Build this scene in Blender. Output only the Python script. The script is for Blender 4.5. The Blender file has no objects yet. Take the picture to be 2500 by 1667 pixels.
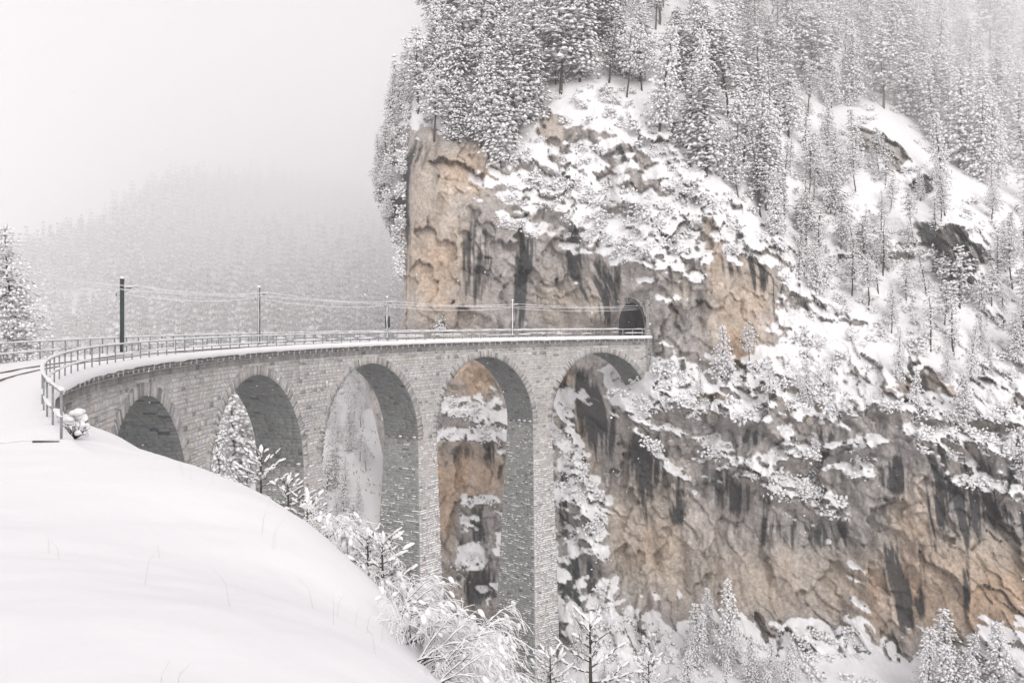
import bpy, math, random
import numpy as np
from mathutils import Vector
rng = np.random.default_rng(7)
random.seed(7)
SC = bpy.context.scene
COL = SC.collection
# ------------------------------------------------------------------ camera, sky, sun, exposure
FPX, HY = 2283.0, 792.0            # focal length and eye level in pixels of the 2500 px wide photograph
cam = bpy.data.cameras.new('camera'); cam_o = bpy.data.objects.new('camera', cam); COL.objects.link(cam_o)
cam.sensor_width = 36.0; cam.sensor_fit = 'HORIZONTAL'
cam.lens = 36.0*FPX/2500.0
cam.shift_y = -(833.5-HY)/2500.0
cam.clip_start = 0.1; cam.clip_end = 6000
cam_o.location = (0, 0, 0); cam_o.rotation_euler = (math.radians(90), 0, 0)
SC.camera = cam_o
W = bpy.data.worlds.new('World'); SC.world = W; W.use_nodes = True
nt = W.node_tree; nt.nodes.clear()
o_ = nt.nodes.new('ShaderNodeOutputWorld'); bg = nt.nodes.new('ShaderNodeBackground')
sky = nt.nodes.new('ShaderNodeTexSky'); sky.sky_type = 'NISHITA'; sky.sun_disc = False
sky.sun_elevation = math.radians(29); sky.sun_rotation = math.radians(167); sky.air_density = 1.0; sky.dust_density = 3.0
mixc = nt.nodes.new('ShaderNodeMixRGB'); mixc.inputs[0].default_value = 0.93
mixc.inputs[2].default_value = (9.8, 9.3, 9.58, 1)      # even high cloud
nt.links.new(sky.outputs[0], mixc.inputs[1]); nt.links.new(mixc.outputs[0], bg.inputs[0])
bg.inputs[1].default_value = 0.0585
nt.links.new(bg.outputs[0], o_.inputs[0])
sun = bpy.data.lights.new('sun', 'SUN'); sun.energy = 1.5; sun.angle = math.radians(40); sun.color = (1, 0.97, 0.94)
sun_o = bpy.data.objects.new('sun', sun); COL.objects.link(sun_o)
sun_o.rotation_euler = (math.radians(61), 0, math.radians(13)); sun_o.location = (0, -50, 200)
SC.view_settings.view_transform = 'Standard'; SC.view_settings.look = 'None'
SC.view_settings.exposure = 0.55; SC.view_settings.gamma = 1.0; SC.view_settings.use_curve_mapping = False
cy = SC.cycles
cy.max_bounces = 24; cy.diffuse_bounces = 3; cy.glossy_bounces = 1; cy.transmission_bounces = 0; cy.volume_bounces = 22
cy.use_denoising = True; cy.caustics_reflective = False; cy.caustics_refractive = False
HAZE_DENSITY = 0.0004
MIST_DENSITY = 0.0055
# ------------------------------------------------------------------ noise
def _h(ix, iy, iz, seed):
    h = (ix.astype(np.int64)*374761393 + iy.astype(np.int64)*668265263 + iz.astype(np.int64)*2147483647 + seed*1274126177) & 0xFFFFFFFF
    h = ((h ^ (h >> 13))*1274126177) & 0xFFFFFFFF
    h = ((h ^ (h >> 16))*2246822519) & 0xFFFFFFFF
    return ((h ^ (h >> 15)) & 0xFFFFFF)/float(0xFFFFFF)
def noise(x, y, z=None, seed=0):                # value noise in -1..1
    x = np.asarray(x, float); y = np.asarray(y, float)
    z = np.zeros_like(x) if z is None else np.asarray(z, float)
    ix, iy, iz = np.floor(x), np.floor(y), np.floor(z)
    fx, fy, fz = x-ix, y-iy, z-iz
    u, v, w = [t*t*t*(t*(t*6-15)+10) for t in (fx, fy, fz)]
    r = 0
    flat = not np.any(z)
    for dz in ((0,) if flat else (0, 1)):
        a = _h(ix, iy, iz+dz, seed)*(1-u) + _h(ix+1, iy, iz+dz, seed)*u
        b = _h(ix, iy+1, iz+dz, seed)*(1-u) + _h(ix+1, iy+1, iz+dz, seed)*u
        c = a*(1-v)+b*v
        r = r + c*(1 if flat else (w if dz else 1-w))
    return r*2-1
def fbm(x, y, z=None, o=4, seed=0, g=0.5):
    r = 0; a = 1; n = 0
    for k in range(o):
        f = 2.03**k
        r = r + a*noise(x*f+k*17.3, y*f-k*9.1, None if z is None else z*f+k*5.7, seed+k); n += a; a *= g
    return r/n
def sstep(a, b, x):
    t = np.clip((x-a)/(b-a), 0, 1); return t*t*(3-2*t)
def worley(x, y, seed=0):                          # cell pattern: distance to nearest edge, offset from cell centre, three random numbers of the cell
    ix, iy = np.floor(x), np.floor(y); z0 = np.zeros_like(ix)
    d1 = np.full(x.shape, 9.0); d2 = np.full(x.shape, 9.0); ox = np.zeros(x.shape); oy = np.zeros(x.shape); cx_ = np.zeros(x.shape); cy_ = np.zeros(x.shape)
    for a in (-1, 0, 1):
        for b in (-1, 0, 1):
            gx, gy = ix+a, iy+b; px, py = gx+_h(gx, gy, z0, seed), gy+_h(gx, gy, z0, seed+1)
            d = np.hypot(px-x, py-y); n = d < d1; d2 = np.where(n, d1, np.minimum(d2, d)); d1 = np.where(n, d, d1)
            ox = np.where(n, x-px, ox); oy = np.where(n, y-py, oy); cx_ = np.where(n, gx, cx_); cy_ = np.where(n, gy, cy_)
    return d2-d1, ox, oy, [_h(cx_, cy_, z0, seed+2+k)*2-1 for k in range(3)]
class RBF:                                        # thin plate spline through scattered points
    def __init__(s, P, v, lam=0.0):
        s.P = np.array(P, float); n = len(P)
        A = np.zeros((n+3, n+3)); A[:n, :n] = s.k(s.P[:, None]-s.P[None]) + lam*np.eye(n)
        A[:n, n] = 1; A[:n, n+1:] = s.P; A[n, :n] = 1; A[n+1:, :n] = s.P.T
        s.w = np.linalg.solve(A, np.concatenate([np.array(v, float), np.zeros(3)]))
    def k(s, d):
        r2 = (d**2).sum(-1); return 0.5*r2*np.log(r2+1e-12)
    def __call__(s, x, y):
        x = np.asarray(x, float); sh = x.shape; q = np.stack([x.ravel(), np.asarray(y, float).ravel()], -1)
        r = s.w[-3]+q@s.w[-2:]
        for i in range(len(s.P)): r = r + s.w[i]*s.k(q-s.P[i])
        return r.reshape(sh)
# ------------------------------------------------------------------ materials
def mat(name, rough=0.9):
    m = bpy.data.materials.new(name); m.use_nodes = True
    b = m.node_tree.nodes['Principled BSDF']; b.inputs['Roughness'].default_value = rough
    b.inputs['Specular IOR Level'].default_value = 0.25
    return m, m.node_tree, b
def N(t, k, **kw):
    n = t.nodes.new(k)
    for a, v in kw.items():
        if a.startswith('i_'): n.inputs[int(a[2:])].default_value = v
        else: setattr(n, a, v)
    return n
def m_snow(name='snow', bump=0.15, scale=3.0):
    m, t, b = mat(name, 0.75)
    b.inputs['Base Color'].default_value = (0.87, 0.865, 0.875, 1)
    tc = N(t, 'ShaderNodeTexCoord'); n1 = N(t, 'ShaderNodeTexNoise'); n1.inputs['Scale'].default_value = scale; n1.inputs['Detail'].default_value = 5
    t.links.new(tc.outputs['Object'], n1.inputs['Vector'])
    bu = N(t, 'ShaderNodeBump'); bu.inputs['Strength'].default_value = bump; bu.inputs['Distance'].default_value = 0.15
    t.links.new(n1.outputs['Fac'], bu.inputs['Height']); t.links.new(bu.outputs[0], b.inputs['Normal'])
    return m
def m_attr(name, rough=0.92, scale=6.0, amt=0.35, bump=0.4, dist=0.05, spec=0.2, keep_white=False):
    """base colour from the mesh attribute 'col', grained by fine noise"""
    m, t, b = mat(name, rough); b.inputs['Specular IOR Level'].default_value = spec
    a = N(t, 'ShaderNodeAttribute', attribute_name='col')
    tc = N(t, 'ShaderNodeTexCoord'); n1 = N(t, 'ShaderNodeTexNoise'); n1.inputs['Scale'].default_value = scale; n1.inputs['Detail'].default_value = 7
    n1.inputs['Roughness'].default_value = 0.65
    t.links.new(tc.outputs['Object'], n1.inputs['Vector'])
    mr = N(t, 'ShaderNodeMapRange'); mr.inputs[1].default_value = 0.3; mr.inputs[2].default_value = 0.7
    mr.inputs[3].default_value = 1-amt; mr.inputs[4].default_value = 1+amt*0.6
    t.links.new(n1.outputs['Fac'], mr.inputs[0])
    mx = N(t, 'ShaderNodeMixRGB', blend_type='MULTIPLY'); mx.inputs[0].default_value = 1
    t.links.new(a.outputs['Color'], mx.inputs[1]); t.links.new(mr.outputs[0], mx.inputs[2])
    t.links.new(mx.outputs[0], b.inputs['Base Color'])
    bu = N(t, 'ShaderNodeBump'); bu.inputs['Strength'].default_value = bump; bu.inputs['Distance'].default_value = dist
    if keep_white:                                  # the snow on it is smoother than the stone
        for sock, hi_, lo_ in ((mx.inputs[0], 1.0, .12), (bu.inputs['Strength'], bump, .2)):
            k = N(t, 'ShaderNodeMapRange'); k.inputs[1].default_value = .58; k.inputs[2].default_value = .8; k.inputs[3].default_value = hi_; k.inputs[4].default_value = lo_
            t.links.new(a.outputs['Fac'], k.inputs[0]); t.links.new(k.outputs[0], sock)
    t.links.new(n1.outputs['Fac'], bu.inputs['Height']); t.links.new(bu.outputs[0], b.inputs['Normal'])
    return m
def m_plain(name, c, rough=0.8, var=0.3, scale=8, metal=0):
    m, t, b = mat(name, rough); b.inputs['Metallic'].default_value = metal
    tc = N(t, 'ShaderNodeTexCoord'); n1 = N(t, 'ShaderNodeTexNoise'); n1.inputs['Scale'].default_value = scale; n1.inputs['Detail'].default_value = 5
    t.links.new(tc.outputs['Object'], n1.inputs['Vector'])
    cr = N(t, 'ShaderNodeValToRGB'); cr.color_ramp.elements[0].position = 0.3; cr.color_ramp.elements[1].position = 0.7
    cr.color_ramp.elements[0].color = (*[v*(1-var) for v in c], 1); cr.color_ramp.elements[1].color = (*[min(1, v*(1+var)) for v in c], 1)
    t.links.new(n1.outputs['Fac'], cr.inputs[0]); t.links.new(cr.outputs[0], b.inputs['Base Color'])
    return m
def m_crown(name, green=(0.12, 0.132, 0.125), lo=-1.25, hi=-0.45, nscale=.8, namt=0.9, frost=0.14):
    """needles under snow: snow lies on whatever faces up, broken by noise; some trees carry more than others"""
    m, t, b = mat(name, 0.9)
    g = N(t, 'ShaderNodeNewGeometry'); sp = N(t, 'ShaderNodeSeparateXYZ'); t.links.new(g.outputs['True Normal'], sp.inputs[0])
    tc = N(t, 'ShaderNodeTexCoord'); n1 = N(t, 'ShaderNodeTexNoise'); n1.inputs['Scale'].default_value = nscale; n1.inputs['Detail'].default_value = 4
    t.links.new(tc.outputs['Object'], n1.inputs['Vector'])
    oi = N(t, 'ShaderNodeObjectInfo')
    a1 = N(t, 'ShaderNodeMath', operation='MULTIPLY_ADD'); t.links.new(n1.outputs['Fac'], a1.inputs[0]); a1.inputs[1].default_value = namt; a1.inputs[2].default_value = -namt*0.5
    a2 = N(t, 'ShaderNodeMath', operation='ADD'); t.links.new(sp.outputs['Z'], a2.inputs[0]); t.links.new(a1.outputs[0], a2.inputs[1])
    a3 = N(t, 'ShaderNodeMath', operation='MULTIPLY_ADD'); t.links.new(oi.outputs['Random'], a3.inputs[0]); a3.inputs[1].default_value = 0.8; a3.inputs[2].default_value = -0.4
    a4 = N(t, 'ShaderNodeMath', operation='ADD'); t.links.new(a2.outputs[0], a4.inputs[0]); t.links.new(a3.outputs[0], a4.inputs[1])
    mr = N(t, 'ShaderNodeMapRange', interpolation_type='SMOOTHSTEP'); mr.inputs[1].default_value = lo; mr.inputs[2].default_value = hi
    mr.inputs[3].default_value = frost
    t.links.new(a4.outputs[0], mr.inputs[0])
    mx = N(t, 'ShaderNodeMixRGB'); mx.inputs[1].default_value = (*green, 1); mx.inputs[2].default_value = (0.89, 0.885, 0.895, 1)
    t.links.new(mr.outputs[0], mx.inputs[0]); t.links.new(mx.outputs[0], b.inputs['Base Color'])
    return m
M = dict(
    snow=m_snow(), snow_fine=m_snow('snow_on_things', 0.25, 14.0), snow_ground=m_snow('snow_ground', 0.15, 1.6),
    masonry=m_attr('masonry', scale=9, amt=0.35, bump=0.5, dist=0.04),
    rock=m_attr('rock', scale=1.9, amt=0.36, bump=0.9, dist=0.45, spec=0.15, keep_white=True),
    concrete=m_plain('concrete', (0.33, 0.32, 0.31), 0.9, 0.25, 4),
    steel=m_plain('galvanised_steel', (0.27, 0.28, 0.285), 0.6, 0.2, 10),
    green_steel=m_plain('green_painted_steel', (0.045, 0.06, 0.058), 0.55, 0.3, 6),
    rail=m_plain('rail_steel', (0.12, 0.085, 0.07), 0.5, 0.3, 12),
    bark=m_plain('bark', (0.075, 0.065, 0.058), 0.95, 0.5, 9),
    twig=m_plain('twig', (0.06, 0.05, 0.045), 0.95, 0.4, 12),
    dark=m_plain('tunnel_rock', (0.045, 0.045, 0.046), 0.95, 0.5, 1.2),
    spruce=m_crown('spruce_crown'), pine=m_crown('pine_crown', (0.13, 0.135, 0.128), -1.2, -0.4),
    frost=m_crown('frosted_crown', (0.2, 0.19, 0.188), -0.8, 0.1, 2.5, 0.9, 0.2),
    bush=m_crown('bush_crown', (0.07, 0.075, 0.066), -1.15, -0.45, 0.9, 1.3),
    ice=m_plain('ice', (0.7, 0.71, 0.73), 0.3, 0.1, 5),
    sign=m_plain('sign_plate', (0.8, 0.8, 0.79), 0.5, 0.04, 4),
    needles=m_plain('needles', (0.05, 0.065, 0.05), 0.9, 0.4, 20),
    grass=m_plain('dry_grass', (0.42, 0.37, 0.3), 0.9, 0.3, 20),
)
# ------------------------------------------------------------------ mesh helpers
def mesh_np(name, V, F, m=None, col=None, smooth=False):
    """F: list of int arrays (n,3) / (n,4)"""
    V = np.asarray(V, np.float32); me = bpy.data.meshes.new(name)
    F = [np.asarray(f, np.int32) for f in F if len(f)]
    li = np.concatenate([f.ravel() for f in F]); cnt = np.concatenate([np.full(len(f), f.shape[1], np.int32) for f in F])
    st = np.concatenate([[0], np.cumsum(cnt)[:-1]]).astype(np.int32)
    me.vertices.add(len(V)); me.vertices.foreach_set('co', V.ravel())
    me.loops.add(len(li)); me.loops.foreach_set('vertex_index', li)
    me.polygons.add(len(cnt)); me.polygons.foreach_set('loop_start', st)
    if smooth: me.polygons.foreach_set('use_smooth', np.ones(len(cnt), bool))
    if col is not None:
        a = me.attributes.new('col', 'FLOAT_COLOR', 'POINT')
        c = np.ones((len(V), 4), np.float32); c[:, :3] = col; a.data.foreach_set('color', c.ravel())
    if m: me.materials.append(m)
    me.update(calc_edges=True)
    return me
def put(name, me, parent=None, loc=None, **props):
    o = bpy.data.objects.new(name, me); COL.objects.link(o)
    if parent: o.parent = parent
    if loc is not None: o.location = loc
    for k, v in props.items(): o[k] = v
    return o
def thing(name, label, cat, loc=(0, 0, 0), group=None):
    o = bpy.data.objects.new(name, None); COL.objects.link(o); o.location = loc; o.empty_display_size = 0.2
    o['label'] = label; o['category'] = cat
    if group: o['group'] = group
    return o
class MB:                                           # collects pieces into one mesh
    def __init__(s): s.V = []; s.Q = []; s.T = []; s.C = []; s.n = 0
    def add(s, V, Q=None, T=None, c=None):
        V = np.asarray(V, float).reshape(-1, 3)
        if Q is not None and len(Q): s.Q.append(np.asarray(Q)+s.n)
        if T is not None and len(T): s.T.append(np.asarray(T)+s.n)
        if c is not None:
            c = np.asarray(c, float); s.C.append(np.broadcast_to(c, (len(V), 3)) if c.ndim == 1 else c)
        s.V.append(V); s.n += len(V)
    def box(s, x0, x1, y0, y1, z0, z1, c=None):
        V = [(x, y, z) for z in (z0, z1) for y in (y0, y1) for x in (x0, x1)]
        s.add(V, [(0, 2, 3, 1), (4, 5, 7, 6), (0, 1, 5, 4), (2, 6, 7, 3), (0, 4, 6, 2), (1, 3, 7, 5)], c=c)
    def tube(s, P, R, n=6, cap=True, c=None, flat=1.0):
        P = np.asarray(P, float); k = len(P); R = np.broadcast_to(np.asarray(R, float), (k,))
        T = np.gradient(P, axis=0); T /= np.linalg.norm(T, axis=1)[:, None]+1e-9
        up = np.array([0, 0, 1.0]); A = np.cross(T, up); bad = np.linalg.norm(A, axis=1) < 0.1
        A[bad] = np.cross(T[bad], [1.0, 0, 0]); A /= np.linalg.norm(A, axis=1)[:, None]
        B = np.cross(A, T)
        th = np.arange(n)*2*math.pi/n
        V = P[:, None]+R[:, None, None]*(np.cos(th)[None, :, None]*A[:, None]+flat*np.sin(th)[None, :, None]*B[:, None])
        i = np.arange(k-1)[:, None]*n; j = np.arange(n)[None]; j2 = (j+1) % n
        Q = np.stack([i+j, i+j2, i+n+j2, i+n+j], -1).reshape(-1, 4)
        V = V.reshape(-1, 3); Tt = []
        if cap:
            V = np.concatenate([V, P[:1], P[-1:]]); a, b = k*n, k*n+1
            Tt = [(a, (q+1) % n, q) for q in range(n)]+[(b, (k-1)*n+q, (k-1)*n+(q+1) % n) for q in range(n)]
        s.add(V, Q, Tt, c)
    def build(s, name, m, parent=None, smooth=False, loc=None, **props):
        return put(name, s.mesh(name, m, smooth), parent, loc, **props)
    def mesh(s, name, m, smooth=False):
        F = []
        if s.Q: F.append(np.concatenate(s.Q))
        if s.T: F.append(np.concatenate(s.T))
        return mesh_np(name, np.concatenate(s.V), F, m, np.concatenate(s.C) if s.C else None, smooth)
def grid_faces(nr, nc):
    i = np.arange(nr-1)[:, None]*nc; j = np.arange(nc-1)[None]
    a = i+j; return np.stack([a, a+1, a+nc+1, a+nc], -1).reshape(-1, 4)
def ico(sub):
    t = (1+5**.5)/2
    V = [(-1,t,0),(1,t,0),(-1,-t,0),(1,-t,0),(0,-1,t),(0,1,t),(0,-1,-t),(0,1,-t),(t,0,-1),(t,0,1),(-t,0,-1),(-t,0,1)]
    F = [(0,11,5),(0,5,1),(0,1,7),(0,7,10),(0,10,11),(1,5,9),(5,11,4),(11,10,2),(10,7,6),(7,1,8),(3,9,4),(3,4,2),(3,2,6),(3,6,8),(3,8,9),(4,9,5),(2,4,11),(6,2,10),(8,6,7),(9,8,1)]
    V = [np.array(v)/np.linalg.norm(v) for v in V]
    for _ in range(sub):
        mid = {}; G = []
        def md(a, b):
            k = (min(a, b), max(a, b))
            if k not in mid:
                v = V[a]+V[b]; V.append(v/np.linalg.norm(v)); mid[k] = len(V)-1
            return mid[k]
        for a, b, c in F:
            x, y, z = md(a, b), md(b, c), md(c, a); G += [(a,x,z),(b,y,x),(c,z,y),(x,y,z)]
        F = G
    return np.array(V), np.array(F)
ICO1, ICO2 = ico(1), ico(2)
def px2w(x, y, Y):                                   # photograph pixel (2500 wide) at distance Y
    return np.array([(x-1250)/FPX*Y, Y, (HY-y)/FPX*Y])
D2 = 2500/2352.0
# ------------------------------------------------------------------ the viaduct's curve
CX, CY, R0, PHI = 66.2822, 70.1516, 91.1729, 3.3395
SPAN, PIER, CRD, GR, E0 = 20.0, 3.81, 2.11, 0.0039, 2.6628
PIT = SPAN+PIER; WD = 5.4; ZSP = -(CRD+SPAN/2)
def vp(s, d, zr):                                    # along the curve, outward from the near face, height above the deck slab's underside
    s = np.asarray(s, float); d = np.asarray(d, float); zr = np.asarray(zr, float)
    s, d, zr = np.broadcast_arrays(s, d, zr); zr = zr-.00023*np.minimum(s, 0)**2       # the approach dips a little
    a = PHI - s/R0
    return np.stack([CX+(R0+d)*np.cos(a), CY+(R0+d)*np.sin(a), GR*s-E0+zr], -1)
def s_at_px(px, d):
    ss = np.linspace(-40, 125, 3000); P = vp(ss, d, 0); u = 1250+FPX*P[:, 0]/P[:, 1]
    return float(np.interp(px, u, ss))
ARC = [PIT*k+SPAN/2 for k in range(5)]               # arch centres along the curve
S_END = 114.6
# ================================================================== TERRAIN
# --- cliff: rock face, ledges and the wooded flank above it, one continuous surface
XE = np.array([(-400,1040),(-150,1012),(0,985),(100,960),(200,945),(330,935),(420,930),(700,928),(760,922),(800,890),(850,830),(900,845),(1000,870),(1100,890),(1600,915),(2000,930)], float)*D2
def xe(y): return np.interp(y, XE[:, 1]*0+np.array([-400,-150,0,100,200,330,420,700,760,800,850,900,1000,1100,1600,2000])*D2, XE[:, 1]) if False else np.interp(y, np.array([-400,-150,0,100,200,330,420,700,760,800,850,900,1000,1100,1600,2000])*D2, np.array([1040,1012,985,960,945,935,930,928,922,890,830,845,870,890,915,930])*D2)
DC = [  # photograph position (2352 px scale) and distance in metres
 (940,750,163),(940,560,164),(940,340,168),(1060,700,165),(1100,320,172),(1200,750,165),(1200,520,166),(1300,730,163),(1380,750,160),(1395,650,158),
 (1437,730,155.2),(1415,735,160.5),(1402,705,159),(1440,662,153.8),(1415,665,155.5),(1380,735,157),(1455,690,153.5),(1485,720,150.5),(1510,760,149.5),(1500,690,150),(1540,640,151),(1600,740,150),(1700,700,150),(1760,620,151),(1400,480,163),
 (1350,330,169),(1330,215,176),(1420,250,173),(1560,370,164),(1640,460,159),(1680,540,156),(1640,620,152),
 (1000,250,178),(1000,100,188),(1000,-100,205),(1150,200,186),(1200,0,205),(1400,100,196),(1480,180,186),(1500,0,222),(1700,250,192),(1700,0,250),(1900,100,245),
 (1600,250,180),(1800,480,172),(1750,400,172),(1900,300,206),(2000,290,204),(2050,400,192),(2100,150,262),(2250,300,240),(2350,100,330),(2400,-100,430),(2000,-60,330),(1500,-200,300),(1050,-250,240),
 (2350,450,205),(2200,500,180),(2150,560,172),(2220,600,171),(2100,650,168),(1950,600,170),(1850,650,163),(1800,760,152),(1900,800,152),(2000,780,154),(2250,800,158),(2500,700,178),
 (1650,900,144),(1800,950,143),(2000,880,144),(2200,900,144),(2350,900,146),(2500,1000,146),
 (1500,845,149),(1452,862,158),(1425,888,157),(1400,850,163),(1475,835,155),(1470,920,146.5),(1420,935,147),(1380,945,150),(1550,930,144),(1550,1050,145),(1700,1100,143),(1900,1100,140),(2100,1060,137),(2300,1050,136),
 (1300,900,164),(1350,850,164),(1340,1000,156),(1290,1000,158),(1285,1100,154),(1290,1300,148),(1350,1150,150),(1380,1350,144),(1450,1250,147),(1450,1400,143),
 (1600,1250,145),(1800,1300,142),(1950,1350,138),(2100,1300,134),(2300,1300,131),(2500,1300,130),
 (1320,1480,136),(1400,1540,128),(1600,1500,130),(1700,1600,118),(1900,1480,131),(1950,1600,117),(2150,1560,124),(2300,1580,114),(2400,1700,104),(1500,1750,110),(1900,1800,100),(2300,1900,90),(1300,1700,124),
 (1080,900,174),(1040,1000,172),(1070,1200,168),(1070,1400,162),(1070,1600,155),(900,900,182),(920,1200,172),(930,1500,160),(930,1800,140),(870,860,184),
]
_dc = np.array(DC, float)
DR = RBF(_dc[:, :2]/1000.0, np.log(_dc[:, 2]), 1e-4)
# splats: x, y, rx, ry, angle(deg), value
def splat(L, X, Y, base=0.0):
    r = np.full(X.shape, base)
    for x, y, rx, ry, an, v in L:
        c, s = math.cos(math.radians(an)), math.sin(math.radians(an))
        dx, dy = X-x, Y-y
        q = ((dx*c+dy*s)/rx)**2+((-dx*s+dy*c)/ry)**2
        r = r + v*np.exp(-q*q*0.7)
    return r
POT = [  # + snow lies, - bare rock
 (985,560,62,260,0,-1.6),(1090,640,70,150,0,-1.1),(1060,360,50,60,0,-1.2),(1290,690,110,80,0,-1.0),(1190,640,40,120,0,-.8),(1270,300,40,40,-40,-1.2),
 (1250,610,40,60,0,-.8),(1700,690,80,120,10,-1.3),(1570,740,70,80,0,-.9),(1640,560,25,70,0,-1.0),(1440,690,45,60,0,-1.6),
 (1300,400,130,80,10,.9),(1400,480,150,50,15,.8),(1450,550,110,70,20,.8),(1230,460,70,40,0,.8),(1330,520,80,25,20,.6),(1200,520,60,25,20,.7),(1100,470,60,60,-20,-.4),
 (1090,400,30,25,0,.6),(1500,360,170,45,42,.7),(1620,470,110,40,45,.9),(1370,215,70,25,20,.9),(1480,310,90,30,45,.9),(1460,370,80,26,48,-.9),(1590,580,60,40,30,.8),(1700,570,60,50,20,.8),(1560,500,60,40,30,.7),
 (1930,540,160,130,10,1.0),(1900,700,150,80,20,.9),(2200,760,180,80,5,.9),(2330,560,90,130,0,1.0),(2020,420,110,35,25,.2),(2010,330,80,28,25,-1.1),(2080,395,60,40,35,-.3),(2050,300,90,14,15,.9),
 (2120,430,26,22,0,-1.2),(2190,560,90,28,25,-1.3),(2200,620,60,40,0,-1.0),(2120,520,30,20,0,-.6),(2240,530,80,12,35,1.0),
 (1870,690,60,26,40,-1.0),(1950,720,50,22,20,-.8),(1830,770,60,20,55,.8),(1880,850,40,80,-30,.9),(1540,860,50,60,0,.8),(1560,940,90,60,20,.9),(1500,890,30,60,-40,.9),
 (1740,850,100,40,10,.8),(1700,960,90,50,10,.6),(1880,930,70,60,30,.8),(1900,1040,150,22,-10,.5),(1770,1110,160,32,18,1.1),(1850,1165,90,26,20,1.0),(1650,1040,60,24,25,.9),(1690,805,40,50,0,-1.0),(1640,925,40,30,0,-.5),
 (2080,850,80,50,0,-.8),(2180,880,60,35,0,-.8),(2180,960,160,40,5,1.0),(2200,1020,150,36,8,.9),(2280,1130,110,30,15,1.0),(2330,980,70,60,0,.7),(2000,900,50,60,0,.3),(1975,1060,45,40,0,.7),
 (2320,850,60,30,0,.5),(1720,1010,50,26,0,-.7),(1900,1000,60,30,30,-.9),(2060,985,60,40,0,-1.0),(2130,1130,110,70,0,-1.2),
 (1620,1300,220,110,10,-1.5),(1480,1200,80,100,30,-1.2),(1850,1320,170,110,0,-1.3),(2200,1320,200,140,0,-1.5),(2060,1200,100,90,0,-1.0),(2300,1250,110,80,0,-1.2),(1430,1050,60,110,-10,-1.0),
 (1970,1320,50,110,20,.75),(1480,980,26,110,-28,.9),(1520,1090,60,80,0,.2),(1340,1180,70,50,40,.9),(1360,1230,60,130,-15,.9),(1320,1060,25,100,-20,.9),(1290,960,30,60,-30,.3),
 (1330,870,60,50,0,-.8),(1360,1000,40,90,-10,-.8),(1310,910,45,16,25,.8),(1440,950,60,20,-15,.8),
 (1400,1440,110,60,10,.6),(1600,1560,320,70,0,1.2),(1900,1500,110,60,20,1.3),(2250,1590,150,50,0,1.1),(1580,1420,70,26,0,-.8),(2050,1480,60,60,30,-.7),(1340,1340,25,60,0,-.9),(1300,1390,25,50,0,-.8),
 (1080,860,50,50,0,-1.2),(1070,960,70,70,10,.9),(1120,990,40,60,0,.7),(1070,1080,90,60,0,-1.6),(1025,1200,28,120,0,-1.5),(1090,1155,50,18,0,1.2),(1075,1220,22,34,30,.6),(1085,1310,36,50,30,.7),(1105,1250,30,60,0,-.6),(1060,1400,60,60,0,-.8),
 (840,855,40,20,0,-.8),(920,1000,60,140,0,.3),
]
WARM = [(985,560,70,240,0,.9),(1080,390,55,60,0,1.2),(1050,640,60,130,0,.5),(1270,290,45,40,0,.8),(1290,690,90,70,0,.55),(1700,690,80,130,10,1.0),(1640,560,22,90,0,.8),(1690,805,40,40,0,1.3),(1640,925,40,30,0,1.0),
 (1070,1080,90,70,0,1.7),(1080,860,60,60,0,1.5),(1020,1180,24,90,0,1.5),(1060,1330,50,80,0,.5),(1480,1200,90,120,20,.8),(1620,1300,200,110,10,.45),(1850,1350,160,100,0,.5),(2200,1350,200,120,0,1.2),(2100,1170,60,90,0,.9),(2310,1400,80,70,0,1.5),(2060,1400,60,90,0,.9),(2130,880,100,50,0,.6),(1860,930,50,40,0,.6),(1340,950,20,60,0,.7),(1300,870,20,40,0,.9),(1330,1030,40,90,-20,.7),(2170,560,30,60,0,.5),(1560,640,30,80,0,.5)]
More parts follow.
